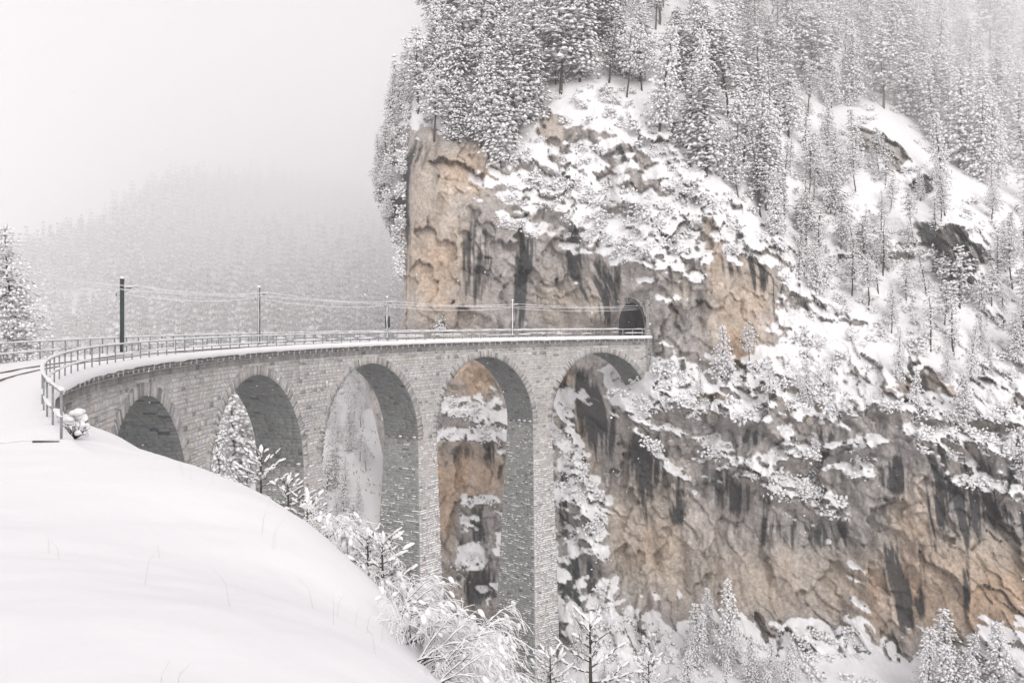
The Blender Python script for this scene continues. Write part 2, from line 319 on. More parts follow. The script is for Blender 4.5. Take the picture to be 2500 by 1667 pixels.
DARK = [(1095,600,38,100,4,.75),(1200,640,18,110,3,1.1),(1225,590,40,40,0,.5),(1310,580,26,70,5,.9),(1395,650,26,90,0,1.1),(1350,640,20,60,0,.7),(1455,630,40,20,0,.6),(1395,700,20,40,0,.6),(960,350,28,50,15,.8),(935,520,10,160,0,.9),(1440,420,30,20,0,.5),(1530,600,40,50,0,.6),(1440,350,70,30,45,.7),
 (1745,620,28,70,-25,1.1),(1680,600,26,40,0,.9),(1785,690,14,40,0,1.0),(2120,430,26,22,0,1.6),(2190,560,90,36,25,1.5),(2200,630,50,40,0,1.3),(1330,900,40,50,0,1.0),(1350,960,50,60,0,1.3),(1380,1000,30,60,0,1.2),(1290,900,18,40,0,.9),(1300,1040,30,60,-25,.9),(1440,1040,50,50,0,.7),(1500,1060,30,60,0,1.0),(1480,1120,20,90,0,.9),(1560,1140,16,50,0,1.1),(1555,1180,18,24,0,1.0),
 (1330,1330,34,60,0,1.4),(1290,1380,20,60,0,1.4),(1295,1130,16,70,0,1.0),(1760,1010,70,20,10,.9),(1660,1100,30,30,0,.8),(1700,1145,60,34,0,1.3),(1800,1220,120,40,0,.75),(1900,1250,60,40,0,.4),(1830,1290,18,90,0,.5),(2060,1090,50,40,20,1.2),(2150,1130,26,120,0,1.5),(2230,1150,60,80,0,1.3),(2320,1190,60,24,25,1.4),(2290,1090,70,20,10,1.0),(2060,1330,26,90,-8,1.7),(2085,1400,30,40,0,1.2),(2220,1350,9,110,0,1.0),(2120,1330,8,90,0,.6),(2060,1500,22,60,0,1.0),
 (1130,1030,20,50,0,1.1),(1110,1200,30,50,0,1.2),(1060,1270,16,40,0,1.0),(1100,1340,36,50,30,1.2),(1060,1040,40,18,0,1.0),(2120,900,14,40,0,1.1),(2060,860,40,26,0,.8),(2280,880,40,20,0,.9),(2330,960,40,30,0,.7),(1430,950,30,40,0,.5),(1560,830,50,30,0,.5),(2160,760,60,26,10,.4),(1860,690,50,26,40,.9),(1890,1000,40,24,30,.8)]
NX, NY = 640, 700
yy = np.linspace(-185, 1950, NY)*D2
uu = np.linspace(0, 1, NX)
PX = xe(yy)[:, None]*(1-uu[None]) + 2760*uu[None]; PY = np.repeat(yy[:, None], NX, 1)
qx, qy = PX/D2, PY/D2
dist = np.exp(DR(qx/1000, qy/1000))
ed = (PX-PX[:, :1])/D2
dist = dist + 7*np.exp(-ed/22.0)*sstep(1200, 1000, qy)              # the left edge rounds away
# keep clear of the bridge deck, its far railing and the air above it
_ss = np.linspace(60, 125, 400); _P = vp(_ss, WD+2.2, 0); _u = 1250+FPX*_P[:, 0]/_P[:, 1]
yo = np.interp(PX, _u, _P[:, 1], left=0, right=0)
clear = sstep(900, 830, qy)*sstep(1445, 1425, qx)
dist = np.maximum(dist, (yo+1.0)*clear)
X = (PX-1250)/FPX*dist; Z = (HY-PY)/FPX*dist
pot = splat(POT, qx, qy, -0.05)
forest = sstep(0, 1, splat([(1500,-100,900,330,0,1.2),(2300,250,350,300,0,1.2),(1150,120,220,180,0,1.2),(1850,420,200,130,20,1),(2150,720,350,130,0,.8),(1700,1620,900,110,0,1.4)], qx, qy))
forest = forest*sstep(-1.0, -.25, pot)
rocky = np.clip(1-forest*0.97, 0.05, 1)
def ridged(x, y, seed): return 1-2*np.abs(noise(x, y, None, seed))
warpx = X+2.0*noise(X*.08, Z*.08, None, 61); warpz = Z+2.0*noise(X*.08+9, Z*.08, None, 62)
disp = 2.4*fbm(warpx*.10, warpz*.030, None, 3, 11) + 1.1*ridged(warpx*.21, warpz*.085, 12) + .8*fbm(warpx*.35, warpz*.14, None, 3, 13)
q = (warpz+0.42*(warpx-20)*sstep(5, 30, X)+2.2*fbm(X*.06, Z*.06, None, 2, 14))/6.5
fr = q-np.floor(q); amp = 0.6+0.5*noise(np.floor(q)*3.1+.5, X*.06, None, 15)
saw = sstep(.62, 1, fr)-fr
ledgy = np.clip(0.55+0.45*pot, 0.12, 1)
disp = disp + 3.2*amp*saw*ledgy
q2 = (warpz-0.3*warpx+1.1*fbm(X*.15, Z*.15, None, 2, 16))/2.3; fr2 = q2-np.floor(q2)
disp = disp + .8*(sstep(.6, 1, fr2)-fr2)*ledgy*(0.5+0.5*noise(X*.2, Z*.2, None, 17))
w1 = worley(warpx/5.0+.25*warpz/5+.55*fbm(X*.3, Z*.3, None, 3, 63), warpz/9.5+.45*fbm(X*.3+7, Z*.25, None, 3, 68)-.35*sstep(5, 30, X)*warpx/8.5, 201)
w2 = worley(warpx/1.7+.35*noise(X*.8, Z*.8, None, 64)+.2*warpz, warpz/2.3+.3*noise(X*.8+5, Z*.8, None, 65), 211)
disp = disp + 1.7*w1[3][0]+1.9*w1[1]*w1[3][1]+(2.2*w1[2]*(w1[3][2]*.8+.35))+.5*np.exp(-w1[0]/.05)*sstep(-.2, .5, noise(X*.22, Z*.16, None, 66))
smooth_ = np.clip(splat([(985,560,50,220,0,.75),(1600,1300,200,100,0,.7),(1850,1330,130,90,0,.5),(1080,1080,60,50,0,.7),(1700,690,60,100,0,.6),(2220,1350,150,110,0,.3)], qx, qy), 0, .85)
disp = disp + (1-smooth_)*(.42*w2[3][0]+.75*w2[1]*w2[3][1]+.8*w2[2]*(w2[3][2]+.25)+.16*np.exp(-w2[0]/.06)*sstep(-.3, .4, noise(X*.5, Z*.4, None, 67)))
disp = disp + .45*fbm(warpx*.9, warpz*.5, None, 3, 18) + .22*fbm(X*2.2, Z*1.5, None, 3, 19)
tun = np.exp(-((qx-1440)/70)**2-((qy-715)/70)**2)
edge_keep = np.clip(ed/14.0, 0.1, 1)
disp = disp*rocky*(1-.85*tun)*edge_keep
disp = disp + (1-rocky)*(0.8*fbm(X*.12, Z*.12, dist*.12, 3, 20)+.25*fbm(X*.6, Z*.6, None, 3, 21))
knob = splat([(2195,540,85,40,22,1),(2215,610,55,45,0,.8),(2010,325,85,34,15,.8),(2085,385,60,30,30,.6),(2118,425,28,26,0,.8),(1950,715,60,24,15,.6),(1870,690,70,26,35,.7),(2330,480,60,40,20,.5),(2290,700,60,40,10,.6),(2060,560,50,30,10,.5),(2140,760,70,34,10,.6),(1790,560,40,26,20,.5),(1960,480,45,24,15,.5)], qx, qy)
shelf = splat([(1770,1112,150,20,18,1),(1855,1168,90,17,20,1),(1900,1040,130,16,-10,.8),(1650,1040,60,17,25,.8),(2200,1018,150,22,8,1),(2285,1130,110,20,15,1),(2180,955,140,20,5,.9),(1560,940,80,26,20,.8),(1740,855,90,22,10,.7),(1700,955,80,24,12,.8),(1890,925,60,26,30,.7),
 (1455,975,14,90,-30,.7),(1340,1180,60,22,40,.9),(1370,1270,40,26,45,.8),(1330,1100,22,60,-20,.7),(1090,1155,48,14,0,1),(1080,1215,24,18,20,.8),(1090,1300,36,22,30,.9),(1070,955,70,22,12,.8),(1090,1010,60,18,-8,.8),(1990,1275,34,9,30,.6),(1965,1310,40,9,28,.6),(1985,1350,40,9,30,.6),(1975,1395,40,10,28,.6),(1480,1020,50,12,40,.6),(1530,1075,50,12,35,.6),
 (1220,470,70,16,12,.6),(1330,500,90,18,14,.7),(1440,560,110,20,18,.7),(1200,525,60,13,22,.7),(1120,480,50,12,30,.6),(1500,620,60,14,25,.6),(1600,590,60,16,25,.6),(1700,575,50,16,15,.6),(1580,700,40,12,40,.5),(1480,655,50,14,-10,.8),(1230,690,24,7,20,.4),(1310,705,30,7,30,.4)], qx, qy)
pot = pot + .75*np.clip(shelf, 0, 1)
disp = disp - 2.6*np.clip(shelf, 0, 1.2)*(.8+.5*fbm(X*.5, Z*.4, None, 2, 70))*np.clip(ed/30, 0, 1)
disp = disp - 5.5*knob*(.75+.5*fbm(X*.3, Z*.3, None, 3, 69)) + knob*(1.3*w1[3][0]+.8*w2[3][0])
disp = np.maximum(disp, -0.9*clear-9*(1-clear)); disp = disp*(1-.75*sstep(.5, 1, clear)*sstep(740, 790, qy))
def pos(d):
    return np.stack([(PX-1250)/FPX*d, d, (HY-PY)/FPX*d], -1)
def normals(P):
    du = np.gradient(P, axis=1); dv = np.gradient(P, axis=0)
    n = np.cross(dv, du); n /= np.linalg.norm(n, axis=-1)[..., None]+1e-9
    return n*np.where(n[..., 1:2] > 0, -1, 1)
D1 = dist+disp
P1 = pos(D1); n1 = normals(P1)
nz = n1[..., 2]
fine = fbm(X*.55, Z*.7, None, 4, 31); fine2 = fbm(X*2.2, Z*2.6, None, 3, 32)
val = nz*1.20 + 0.44*np.clip(pot, -1.6, 1.3) + .62*fine + .30*fine2 - .36 + forest*.5 + .25*np.minimum(pot+.3, 0)
_kb = np.ones(5)/5
for _ in range(2):
    val = np.apply_along_axis(lambda r: np.convolve(np.pad(r, 2, 'edge'), _kb, 'valid'), 1, val); val = np.apply_along_axis(lambda r: np.convolve(np.pad(r, 1, 'edge'), np.ones(3)/3, 'valid'), 0, val)
val = val + .16*fine2
snow = sstep(-.02, .10, val)
bil = np.abs(fbm(X*.42, Z*.60, dist*.2, 3, 33, .6))*2.0                    # rounded heaps over dwarf pine and bushes
bushy = np.clip(.9-forest*.55, 0, 1)*sstep(-.6, .4, pot+fine*.8)
heap = snow*(.18+.75*bushy*np.clip(1-bil*1.3, -.3, 1)+.22*fine2*bushy)
D3 = D1-heap*(1-.8*clear)
PC = pos(D3); n3 = normals(PC); nz3 = n3[..., 2]
# snow slides off what the heaps overhang; there the bushes' dark inside shows
snow2 = snow*sstep(-.55, -.18, nz3+.25*fine2+.12*fine)*sstep(1.15, .7, bil*bushy)
# water-stained streaks run down the rock from every snowy ledge
acc = np.zeros(NX); stain = np.zeros((NY, NX)); strong = sstep(-.2, .9, noise(X[350]*.5, X[350]*0, None, 41)+.5*noise(X[350]*1.7, X[350]*0, None, 42))
for r in range(NY):
    dec = np.exp(-1.0/(8+75*strong)); acc = np.maximum(acc*dec, snow2[r]*(.35+.65*strong)); stain[r] = acc
stre = fbm(warpx*1.5, warpz*.10, None, 4, 43); stre2 = fbm(warpx*.5, warpz*.06, None, 3, 44); stre3 = fbm(X*3.6, Z*.22, None, 3, 45)
dark = splat(DARK, qx, qy)
dk = np.clip(sstep(.22, .95, dark*(.68+1.0*stre+.5*stre2+.5*stre3)+.22*stre+.2*fine+.12*fine2) + .58*sstep(.38, .95, stain*.8+.5*stre+.2*stre2-.12), 0, 1)
warm = splat(WARM, qx, qy)+.35*fbm(X*.12, Z*.10, None, 3, 45)+.25*stre
g0 = np.array([.455, .43, .412]); tan = np.array([.55, .478, .405]); ora = np.array([.57, .43, .315]); blk = np.array([.050, .055, .057]); pale = np.array([.56, .51, .475])
def lerp(a, b, t): return a*(1-t[..., None])+b*t[..., None]
rockc = lerp(g0, tan, np.clip(warm*1.3, 0, 1)); rockc = lerp(rockc, ora, np.clip((warm-.75)*1.1, 0, 1))
rockc = lerp(rockc, pale, .55*sstep(.1, .6, fbm(X*.18+4, Z*.12, None, 3, 46)))
rockc = rockc*(1+.10*w1[3][0]+.10*w2[3][1])[..., None]
rockc = rockc*(1+.26*fbm(X*.9, Z*.5, None, 4, 47)[..., None]+.15*fine2[..., None])
rockc = lerp(rockc, blk, dk*.93)
crack = np.exp(-w1[0]/.05)*sstep(-.3, .4, noise(X*.3, Z*.2, None, 49))+.5*np.exp(-w2[0]/.07)*(1-smooth_)*sstep(-.2, .5, noise(X*.4, Z*.3, None, 50)); crack = np.clip(crack, 0, 1)
rockc = lerp(rockc, blk, crack*.20)
brush = np.array([.075, .078, .072])
rockc = lerp(rockc, brush*np.ones_like(rockc), snow*(1-snow2)*.8)
colr = lerp(rockc, np.array([.86, .858, .868])*np.ones_like(rockc), snow2)
# opening of the tunnel
MR, MC = 3.6, 4.0
def mouth(s, k=17, grow=0.0):
    th = np.linspace(math.pi, 0, k); d = MC-(MR+grow)*np.cos(th); z = 2.0+(3.9+grow)*np.sin(th)
    d = np.concatenate([[d[0]], d, [d[-1]]]); z = np.concatenate([[.0], z, [.0]])
    return vp(s, d, z)
mp = mouth(S_END, 17, 0.1); mu = 1250+FPX*mp[:, 0]/mp[:, 1]; mv = HY-FPX*mp[:, 2]/mp[:, 1]
def inside(x, y, pu, pv):
    r = np.zeros(x.shape, bool); n = len(pu); j = n-1
    for i in range(n):
        c = ((pv[i] > y) != (pv[j] > y)) & (x < (pu[j]-pu[i])*(y-pv[i])/(pv[j]-pv[i]+1e-9)+pu[i]); r ^= c; j = i
    return r
hole = inside(PX, PY, mu, mv)
gf = grid_faces(NY, NX)
hf = hole.ravel()[gf].all(1); gf = gf[~hf]
# the flank goes on behind the left edge
SK = 14
back = np.arange(1, SK+1)[:, None, None]*np.array([.35, 3.2, 0])[None, None]
bk = PC[None, :, 0]+back; kk = np.arange(1, SK+1)[:, None]; qe = qy[:, 0]
bulge = sstep(640, 430, qe)*(1+.15*noise(qe*.02, qe*0, None, 52))*sstep(0, 330, qe)
bk[..., 0] += kk**1.2*.12 + .35*noise(bk[..., 1]*.3, bk[..., 2]*.3, None, 51) - 5.6*bulge[None]*np.sin(np.clip(kk/6.0, 0, 1)*math.pi)**.7
_k = np.ones(61)/61; _e = PC[:, 0]; _sm = np.stack([np.convolve(np.pad(_e[:, c], 30, 'edge'), _k, 'valid') for c in range(3)], -1); _sm[:, 2] = _e[:, 2]
bk = bk-_e[None]+_sm[None]
skV = np.concatenate([PC[None, :, 0], bk]).transpose(1, 0, 2)              # NY x SK+1
skn = (NY*NX); skf = grid_faces(NY, SK+1)+skn
skc = np.repeat(colr[:, :1], SK+1, 1)
_w = (bulge[:, None]*(np.arange(SK+1) > 0)[None]*sstep(-.2, .1, noise(skV[..., 1]*.9, skV[..., 2]*.9, None, 53)))[..., None]
skc = skc*(1-_w)+np.array([.84, .84, .85])*_w
V = np.concatenate([PC.reshape(-1, 3), skV.reshape(-1, 3)]); C = np.concatenate([colr.reshape(-1, 3), skc.reshape(-1, 3)])
put('cliff', mesh_np('cliff', V, [gf, skf[:, ::-1]], M['rock'], C, True), kind='structure')
def cliff_at(x, y):                                 # point of the cliff seen at photograph position (2352 px scale)
    v = np.interp(y*D2, yy, np.arange(NY)); i = int(np.clip(round(v), 0, NY-1)); u = (x*D2-PX[i, 0])/(2760-PX[i, 0]); j = int(np.clip(round(u*(NX-1)), 0, NX-1))
    return PC[i, j], n3[i, j], i, j
# --- the near bank on which the camera stands
NB = [(-11.6,24,-2.85),(-12.9,30,-3.45),(-11.4,29,-3.95),(-8.2,26,-4.35),(-4.54,20.5,-4.3),(-2.34,14.5,-4.0),(-1.0,9.5,-3.35),(-.58,7,-2.8),(.05,3,-2.1),(.8,-4,-1.9),
 (-2,0,-1.72),(-3,5,-2.0),(-4.5,9,-2.35),(-6.5,14,-2.6),(-9,19,-2.72),(-7,20,-3.3),(-5,14,-3.1),(-3,9,-2.65),(-10.5,21,-2.75),(-8,5,-2.0),(-12,10,-2.3),(-12,-4,-1.8),(-20,5,-2.2),(-14,18,-2.5),
 (.6,9.5,-5.2),(1.2,5,-4.4),(-.9,14.5,-5.6),(2.2,9.5,-6.8),(3.2,3,-6.2),(.8,14.5,-7.4),(-1.6,20.5,-7.2),(-5.5,27,-7.2),(-9.5,32,-6.8),(-11.5,36,-6.5),(-15,36,-5.2),(-17,42,-6.5),(-19,50,-8),(-21.5,58,-9.5),(-23,64,-11),(-22,75,-16),(-20,88,-24),
 (-4,30,-12),(2,22,-14),(6,14,-15),(9,5,-15),(-8,45,-18),(-2,36,-22),(-10,60,-26),(0,50,-36),(8,30,-30),(16,14,-30),(-8,80,-40),(4,70,-48),(20,40,-50),(30,15,-48),(-5,105,-55),(15,95,-60),(35,60,-60),(45,20,-58),(20,120,-60),(-15,98,-38),(40,110,-62),(-30,50,-3.4),(-38,62,-6),(-28,38,-2.7),(-24,28,-2.55),(-26,14,-2.5),(-45,60,-9),(-36,80,-16),(-33,96,-26),(-50,100,-36),(60,60,-64),(60,0,-62),(20,-10,-38),(12,-15,-20)]
_nb = np.array(NB); NBR = RBF(_nb[:, :2]/20, _nb[:, 2], 2e-3)
gx = np.concatenate([np.arange(-26, -13, .5), np.arange(-13, 4, .12), np.arange(4, 20, .6), np.arange(20, 62, 2.0)])
gy = np.concatenate([np.arange(-12, 2, .7), np.arange(2, 32, .14), np.arange(32, 60, .6), np.arange(60, 124, 1.6)])
GX, GY = np.meshgrid(gx, gy)
def bank_z(x, y):
    z = NBR(x/20, y/20)
    r = np.hypot(x-CX, y-CY)-R0                                            # behind the wall: never above the deck
    z = z + .13*fbm(x*.35, y*.35, None, 3, 71)*sstep(0, 12, y) + .045*fbm(x*1.1, y*1.1, None, 4, 72) + .5*sstep(-4, -12, z)*fbm(x*.5, y*.5, None, 3, 73)
    s = (PHI-np.arctan2(y-CY, x-CX) % (2*math.pi))*R0
    t_ = sstep(-33.4, -37, s)
    on = (sstep(-.78, -.62, r)*(1-t_)+sstep(-4.5, -.2, r)*t_)*sstep(WD+2.6, WD+1.2, r)
    z = z*(1-on)+np.where(s > -33.4, np.minimum(z, -E0-.9), -E0+.02+.05*fbm(x*.6, y*.6, None, 2, 74))*on*sstep(-46, -40, s)+z*on*(1-sstep(-46, -40, s))
    return z
GZ = bank_z(GX, GY)
put('near_bank', mesh_np('near_bank', np.stack([GX, GY, GZ], -1).reshape(-1, 3), [grid_faces(*GX.shape)], M['snow_ground'], None, True), kind='structure')
# --- valley side and the far hill
CREST = [(-520, 415, 8), (-330, 425, 14)]
for u_, v_, Y_ in ((0,602,430),(60,578,440),(140,527,470),(230,560,500),(323,520,540),(425,457,580),(489,423,600),(595,424,630),(700,434,690),(800,440,790),(900,440,900)): CREST.append(((u_-1250)/FPX*Y_, Y_, (HY-v_)/FPX*Y_-(19 if u_ < 260 else 13)))
CREST = np.array(CREST+[(80, 980, 125), (300, 1000, 120)], float)
vx = np.arange(-560, 331, 7.0); vy = np.concatenate([np.arange(96, 300, 3.5), np.arange(300, 760, 5.0), np.arange(760, 1500, 14.0)])
VX, VY = np.meshgrid(vx, vy)
def valley_z(x, y):
    yc = np.interp(x, CREST[:, 0], CREST[:, 1]); zc = np.interp(x, CREST[:, 0], CREST[:, 2])
    y0 = 165.0; t = (y-y0)/(yc-y0)
    zl = -42+(-x-30)*.02
    z = np.where(t < 1, zl+(zc-zl)*np.clip(t, -1, 1)**1.0, zc-(y-yc)*.12)
    z = z+3*fbm(x*.012, y*.012, None, 3, 81)*sstep(200, 330, y)+1.2*fbm(x*.06, y*.06, None, 3, 82)
    z = z+3*np.exp(-((x+62)/40)**2-((y-195)/45)**2)                          # wooded knoll behind the second arch
    left = sstep(-90, -150, x)*sstep(260, 140, y)                             # hollow left of the bridge
    return z-18*left-45*sstep(-22, -13, x)*sstep(270, 215, y)
VZ = valley_z(VX, VY)
put('valley_side', mesh_np('valley_side', np.stack([VX, VY, VZ], -1).reshape(-1, 3), [grid_faces(*VX.shape)], M['snow_ground'], None, True), kind='structure')
# --- valley floor: one sheet to beyond everything
fx = np.linspace(-2200, 2200, 60); FX, FY = np.meshgrid(fx, np.linspace(-1200, 3200, 60))
FZ = -78+10*fbm(FX*.004, FY*.004, None, 3, 91)
put('valley_floor', mesh_np('valley_floor', np.stack([FX, FY, FZ], -1).reshape(-1, 3), [grid_faces(60, 60)], M['snow_ground'], None, True), kind='structure')

# --- dwarf pine and scrub on the ledges, under snow
cand = np.argwhere((snow2 > .5)); w_ = (bushy*np.clip(-.05+pot, .03, 1.2)*edge_keep)[cand[:, 0], cand[:, 1]]*D3[cand[:, 0], cand[:, 1]]
w_ = w_*(cand[:, 0] < NY*.93)
sel = cand[rng.choice(len(cand), 750, p=w_/w_.sum(), replace=False)]
_r = rng.integers(int(np.interp(150*D2, yy, np.arange(NY))), int(np.interp(640*D2, yy, np.arange(NY))), 650); _c = rng.integers(0, 8, 650)
FLANK = skV[_r, _c]
_s2 = np.argwhere((forest > .35) & (snow2 > .4) & (qy > 150) & (qy < 900)); _s2 = _s2[rng.choice(len(_s2), 420, replace=False)]
FLANK = np.concatenate([FLANK, PC[_s2[:, 0], _s2[:, 1]]])
SCRUB = (sel, PC[sel[:, 0], sel[:, 1]], n3[sel[:, 0], sel[:, 1]])
# ================================================================== VIADUCT
via = thing('stone_viaduct', 'tall curved grey stone railway viaduct with round arches crossing the snowy gorge', 'viaduct')
BAT_F, BAT_B, BAT_S, BAT_L = .030, .062, .018, .018        # how the piers widen downward: near side, far side, along
def bat(zr): return np.maximum(0.0, ZSP-np.asarray(zr, float))
S0, S1 = -34.2, S_END+2.2
mort = np.array([.60, .58, .56]); DEEP = -66.0
def stone_col(n, seed_rng=rng, soffit=False, low=None):
    base = np.array([.535, .52, .505]); t = seed_rng.normal(0, .085, n)[:, None]; hue = seed_rng.normal(0, .012, n)[:, None]*np.array([[1, .2, -1]])
    c = base*(1+t)+hue
    dk = seed_rng.random(n) < .045; c[dk] *= .55
    if soffit: c = c*np.array([.36, .39, .39])  # undersides darker: damp stone, with the arch's shade put into the colour
    return np.clip(c, .03, .6)
# --- mortar core: faces, barrels, piers (stones sit proud of it)
core = MB()
def strip(Sx, Dx, Zt, Zb, flip=False):
    P = np.concatenate([vp(Sx, Dx, Zt), vp(Sx, Dx, Zb)]); n = len(Sx)
    core.add(P, [(i, i+1, n+i+1, n+i) if not flip else (i, n+i, n+i+1, i+1) for i in range(n-1)], c=mort)
def low_edge(Sx):
    z = np.full(Sx.shape, ZSP)
    for a in ARC:
        k = np.abs(Sx-a) < SPAN/2; z[k] = ZSP+np.sqrt(np.maximum((SPAN/2)**2-(Sx[k]-a)**2, 0))
    z[Sx < 0] = -26; z[Sx > ARC[-1]+SPAN/2] = -30
    return z
Sx = np.unique(np.concatenate([np.linspace(S0, S1, 320)]+[a+np.linspace(-SPAN/2, SPAN/2, 41) for a in ARC]+[[0-1e-4, ARC[-1]+SPAN/2+1e-4]]))
lo = low_edge(Sx)
strip(Sx, np.zeros_like(Sx)+.03, np.zeros_like(Sx), lo); strip(Sx, np.zeros_like(Sx)+WD, np.zeros_like(Sx), lo, True)
TH = np.linspace(0, math.pi, 41)
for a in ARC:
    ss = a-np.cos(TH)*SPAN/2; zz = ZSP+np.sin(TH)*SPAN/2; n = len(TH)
    core.add(np.concatenate([vp(ss, .03, zz), vp(ss, WD, zz)]), [(i, i+1, n+i+1, n+i) for i in range(n-1)], c=mort*np.array([.38, .41, .42]))  # barrel mortar toned down with the same painted shade
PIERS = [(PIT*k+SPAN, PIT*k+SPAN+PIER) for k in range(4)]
for (a, b) in PIERS:
    zz = np.linspace(ZSP, DEEP, 14); h = bat(zz)
    ring = [vp(a-BAT_S*h, -BAT_F*h+.03, zz), vp(b+BAT_S*h, -BAT_F*h+.03, zz), vp(b+BAT_S*h, WD+BAT_B*h, zz), vp(a-BAT_S*h, WD+BAT_B*h, zz)]
    for q in range(4):
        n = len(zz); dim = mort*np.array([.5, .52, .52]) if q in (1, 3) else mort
        core.add(np.concatenate([ring[q], ring[(q+1) % 4]]), [(i, i+1, n+i+1, n+i) for i in range(n-1)], c=dim)
for s_, z_ in ((0.0, -26.0), (ARC[-1]+SPAN/2, -30.0)):      # inner faces of the two abutments under the first and last arch
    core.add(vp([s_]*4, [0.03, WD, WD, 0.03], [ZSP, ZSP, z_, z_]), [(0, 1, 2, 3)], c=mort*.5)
core.build('masonry_core', M['masonry'], via)
# --- stones: every one a block with chamfered face, standing proud of the joints
def blocks(mp, s0, s1, z0, z1, pr, ch=.03, jit=.012):
    """mp(s, z, n) -> xyz; arrays of block bounds; returns verts (N,8,3) and one block's quads"""
    n = len(s0); V = np.zeros((n, 8, 3)); r = rng.normal(0, jit, (n, 8))
    for k, (u, v, f) in enumerate(((0,0,0),(1,0,0),(1,1,0),(0,1,0),(0,0,1),(1,0,1),(1,1,1),(0,1,1))):
        c = np.minimum(ch, .3*np.minimum(s1-s0, z1-z0))*f
        s = np.where(u, s1-c, s0+c)+r[:, k]*f; z = np.where(v, z1-c, z0+c)+rng.normal(0, jit, n)*f
        V[:, k] = mp(s, z, pr+rng.normal(0, jit, n) if f else np.full(n, -.02))
    return V
BQ = np.array([(4, 5, 6, 7), (0, 1, 5, 4), (1, 2, 6, 5), (2, 3, 7, 6), (3, 0, 4, 7)])
def pack(V, C):
    n = len(V); return V.reshape(-1, 3), (BQ[None]+np.arange(n)[:, None, None]*8).reshape(-1, 4), np.repeat(C, 8, 0)
def split_len(a, b, lo_, hi_):
    out = []; x = a
    while x < b-1e-6:
        L = random.uniform(lo_, hi_)
        if b-(x+L) < lo_*.6: L = b-x
        out.append((x, min(b, x+L))); x += L
    return out
RINGT = .98
def face_courses():
    """bounds of the stones of the near wall: courses broken by the arch rings"""
    B = []; z = -.03
    while z > ZSP+.05:
        h = random.choice((.22, .28, .32, .38, .48)); h = min(h, z-ZSP) if z-ZSP-h > .12 else z-ZSP; zb = z-h; zm = (z+zb)/2
        iv = [(S0, S1)]
        for a in ARC:
            R = SPAN/2+RINGT+.02
            zq = zm-ZSP
            w = math.sqrt(max(R*R-zq*zq, 0)) if zq < R else 0
            if w > 0:
                nv = []
                for p, q in iv:
                    if q <= a-w or p >= a+w: nv.append((p, q))
                    else:
                        if p < a-w: nv.append((p, a-w))
                        if q > a+w: nv.append((a+w, q))
                iv = nv
        for p, q in iv:
            if q-p > .12: B += [(x, y, zb, z) for x, y in split_len(p, q, .32, random.uniform(.7, 1.15))]
        z = zb
    while z > -26:                                        # the near abutment goes on down into the bank
        h = random.uniform(.28, .42); zb = z-h
        B += [(x, y, zb, z) for x, y in split_len(S0, 0.0, .4, .95)]; z = zb
    return np.array(B)
JT = .026
def mp_face(s, z, n): return vp(s, -n, z)
FB = face_courses()
pr = np.clip(rng.normal(.055, .022, len(FB)), .015, .12)
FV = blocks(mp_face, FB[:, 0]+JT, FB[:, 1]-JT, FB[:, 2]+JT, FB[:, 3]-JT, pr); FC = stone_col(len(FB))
# slab overhang's shade put into the colour of the stones just below
shade_ = sstep(-1.5, -.2, FB[:, 3])[:, None]; FC = FC*(1-.55*shade_)
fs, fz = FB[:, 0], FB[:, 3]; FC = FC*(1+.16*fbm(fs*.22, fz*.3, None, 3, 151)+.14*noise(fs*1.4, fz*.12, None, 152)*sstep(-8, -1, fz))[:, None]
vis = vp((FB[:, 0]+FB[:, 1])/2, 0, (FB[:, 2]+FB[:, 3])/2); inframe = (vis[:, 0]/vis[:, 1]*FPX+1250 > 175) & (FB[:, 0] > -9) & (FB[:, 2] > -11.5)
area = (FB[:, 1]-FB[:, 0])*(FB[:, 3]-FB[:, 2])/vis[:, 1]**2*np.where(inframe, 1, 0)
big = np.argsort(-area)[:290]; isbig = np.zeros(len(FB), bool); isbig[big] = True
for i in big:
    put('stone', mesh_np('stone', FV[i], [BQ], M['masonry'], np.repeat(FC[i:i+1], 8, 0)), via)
stones = MB()
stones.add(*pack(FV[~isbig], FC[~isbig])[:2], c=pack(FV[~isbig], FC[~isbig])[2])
# pier fronts, pier flanks
caps = MB()
def cap_on(mp, B, pr, prob, hmul=1.0):
    k = rng.random(len(B)) < prob; B = B[k]; p = pr[k]
    if not len(B): return
    L = B[:, 1]-B[:, 0]; a = B[:, 0]+L*rng.uniform(0, .18, len(B)); b = B[:, 1]+L*np.where(rng.random(len(B)) < .25, rng.uniform(.3, 1.6, len(B)), -rng.uniform(0, .55, len(B))); b = np.minimum(b, B[:, 1].max())
    h = rng.uniform(.03, .12, len(B))*hmul
    V = np.zeros((len(B), 8, 3)); zt = B[:, 3]-.045
    for q, (u, v, f) in enumerate(((0,0,0),(1,0,0),(1,1,0),(0,1,0),(0,0,1),(1,0,1),(1,1,1),(0,1,1))):
        ins = np.where(v, .25, .06)*L*.5
        s = np.where(u, b-ins*f, a+ins*f)+rng.normal(0, .03, len(B)); z = np.where(v, zt+h*(1.25 if not f else .75), zt-(.02 if not f else .05*hmul))
        V[:, q] = mp(s, z, (p+.02+.03*rng.random(len(B))) if f else np.full(len(B), -.01))
    Vv, Q, _ = pack(V, np.zeros((len(B), 3))); caps.add(Vv, Q)
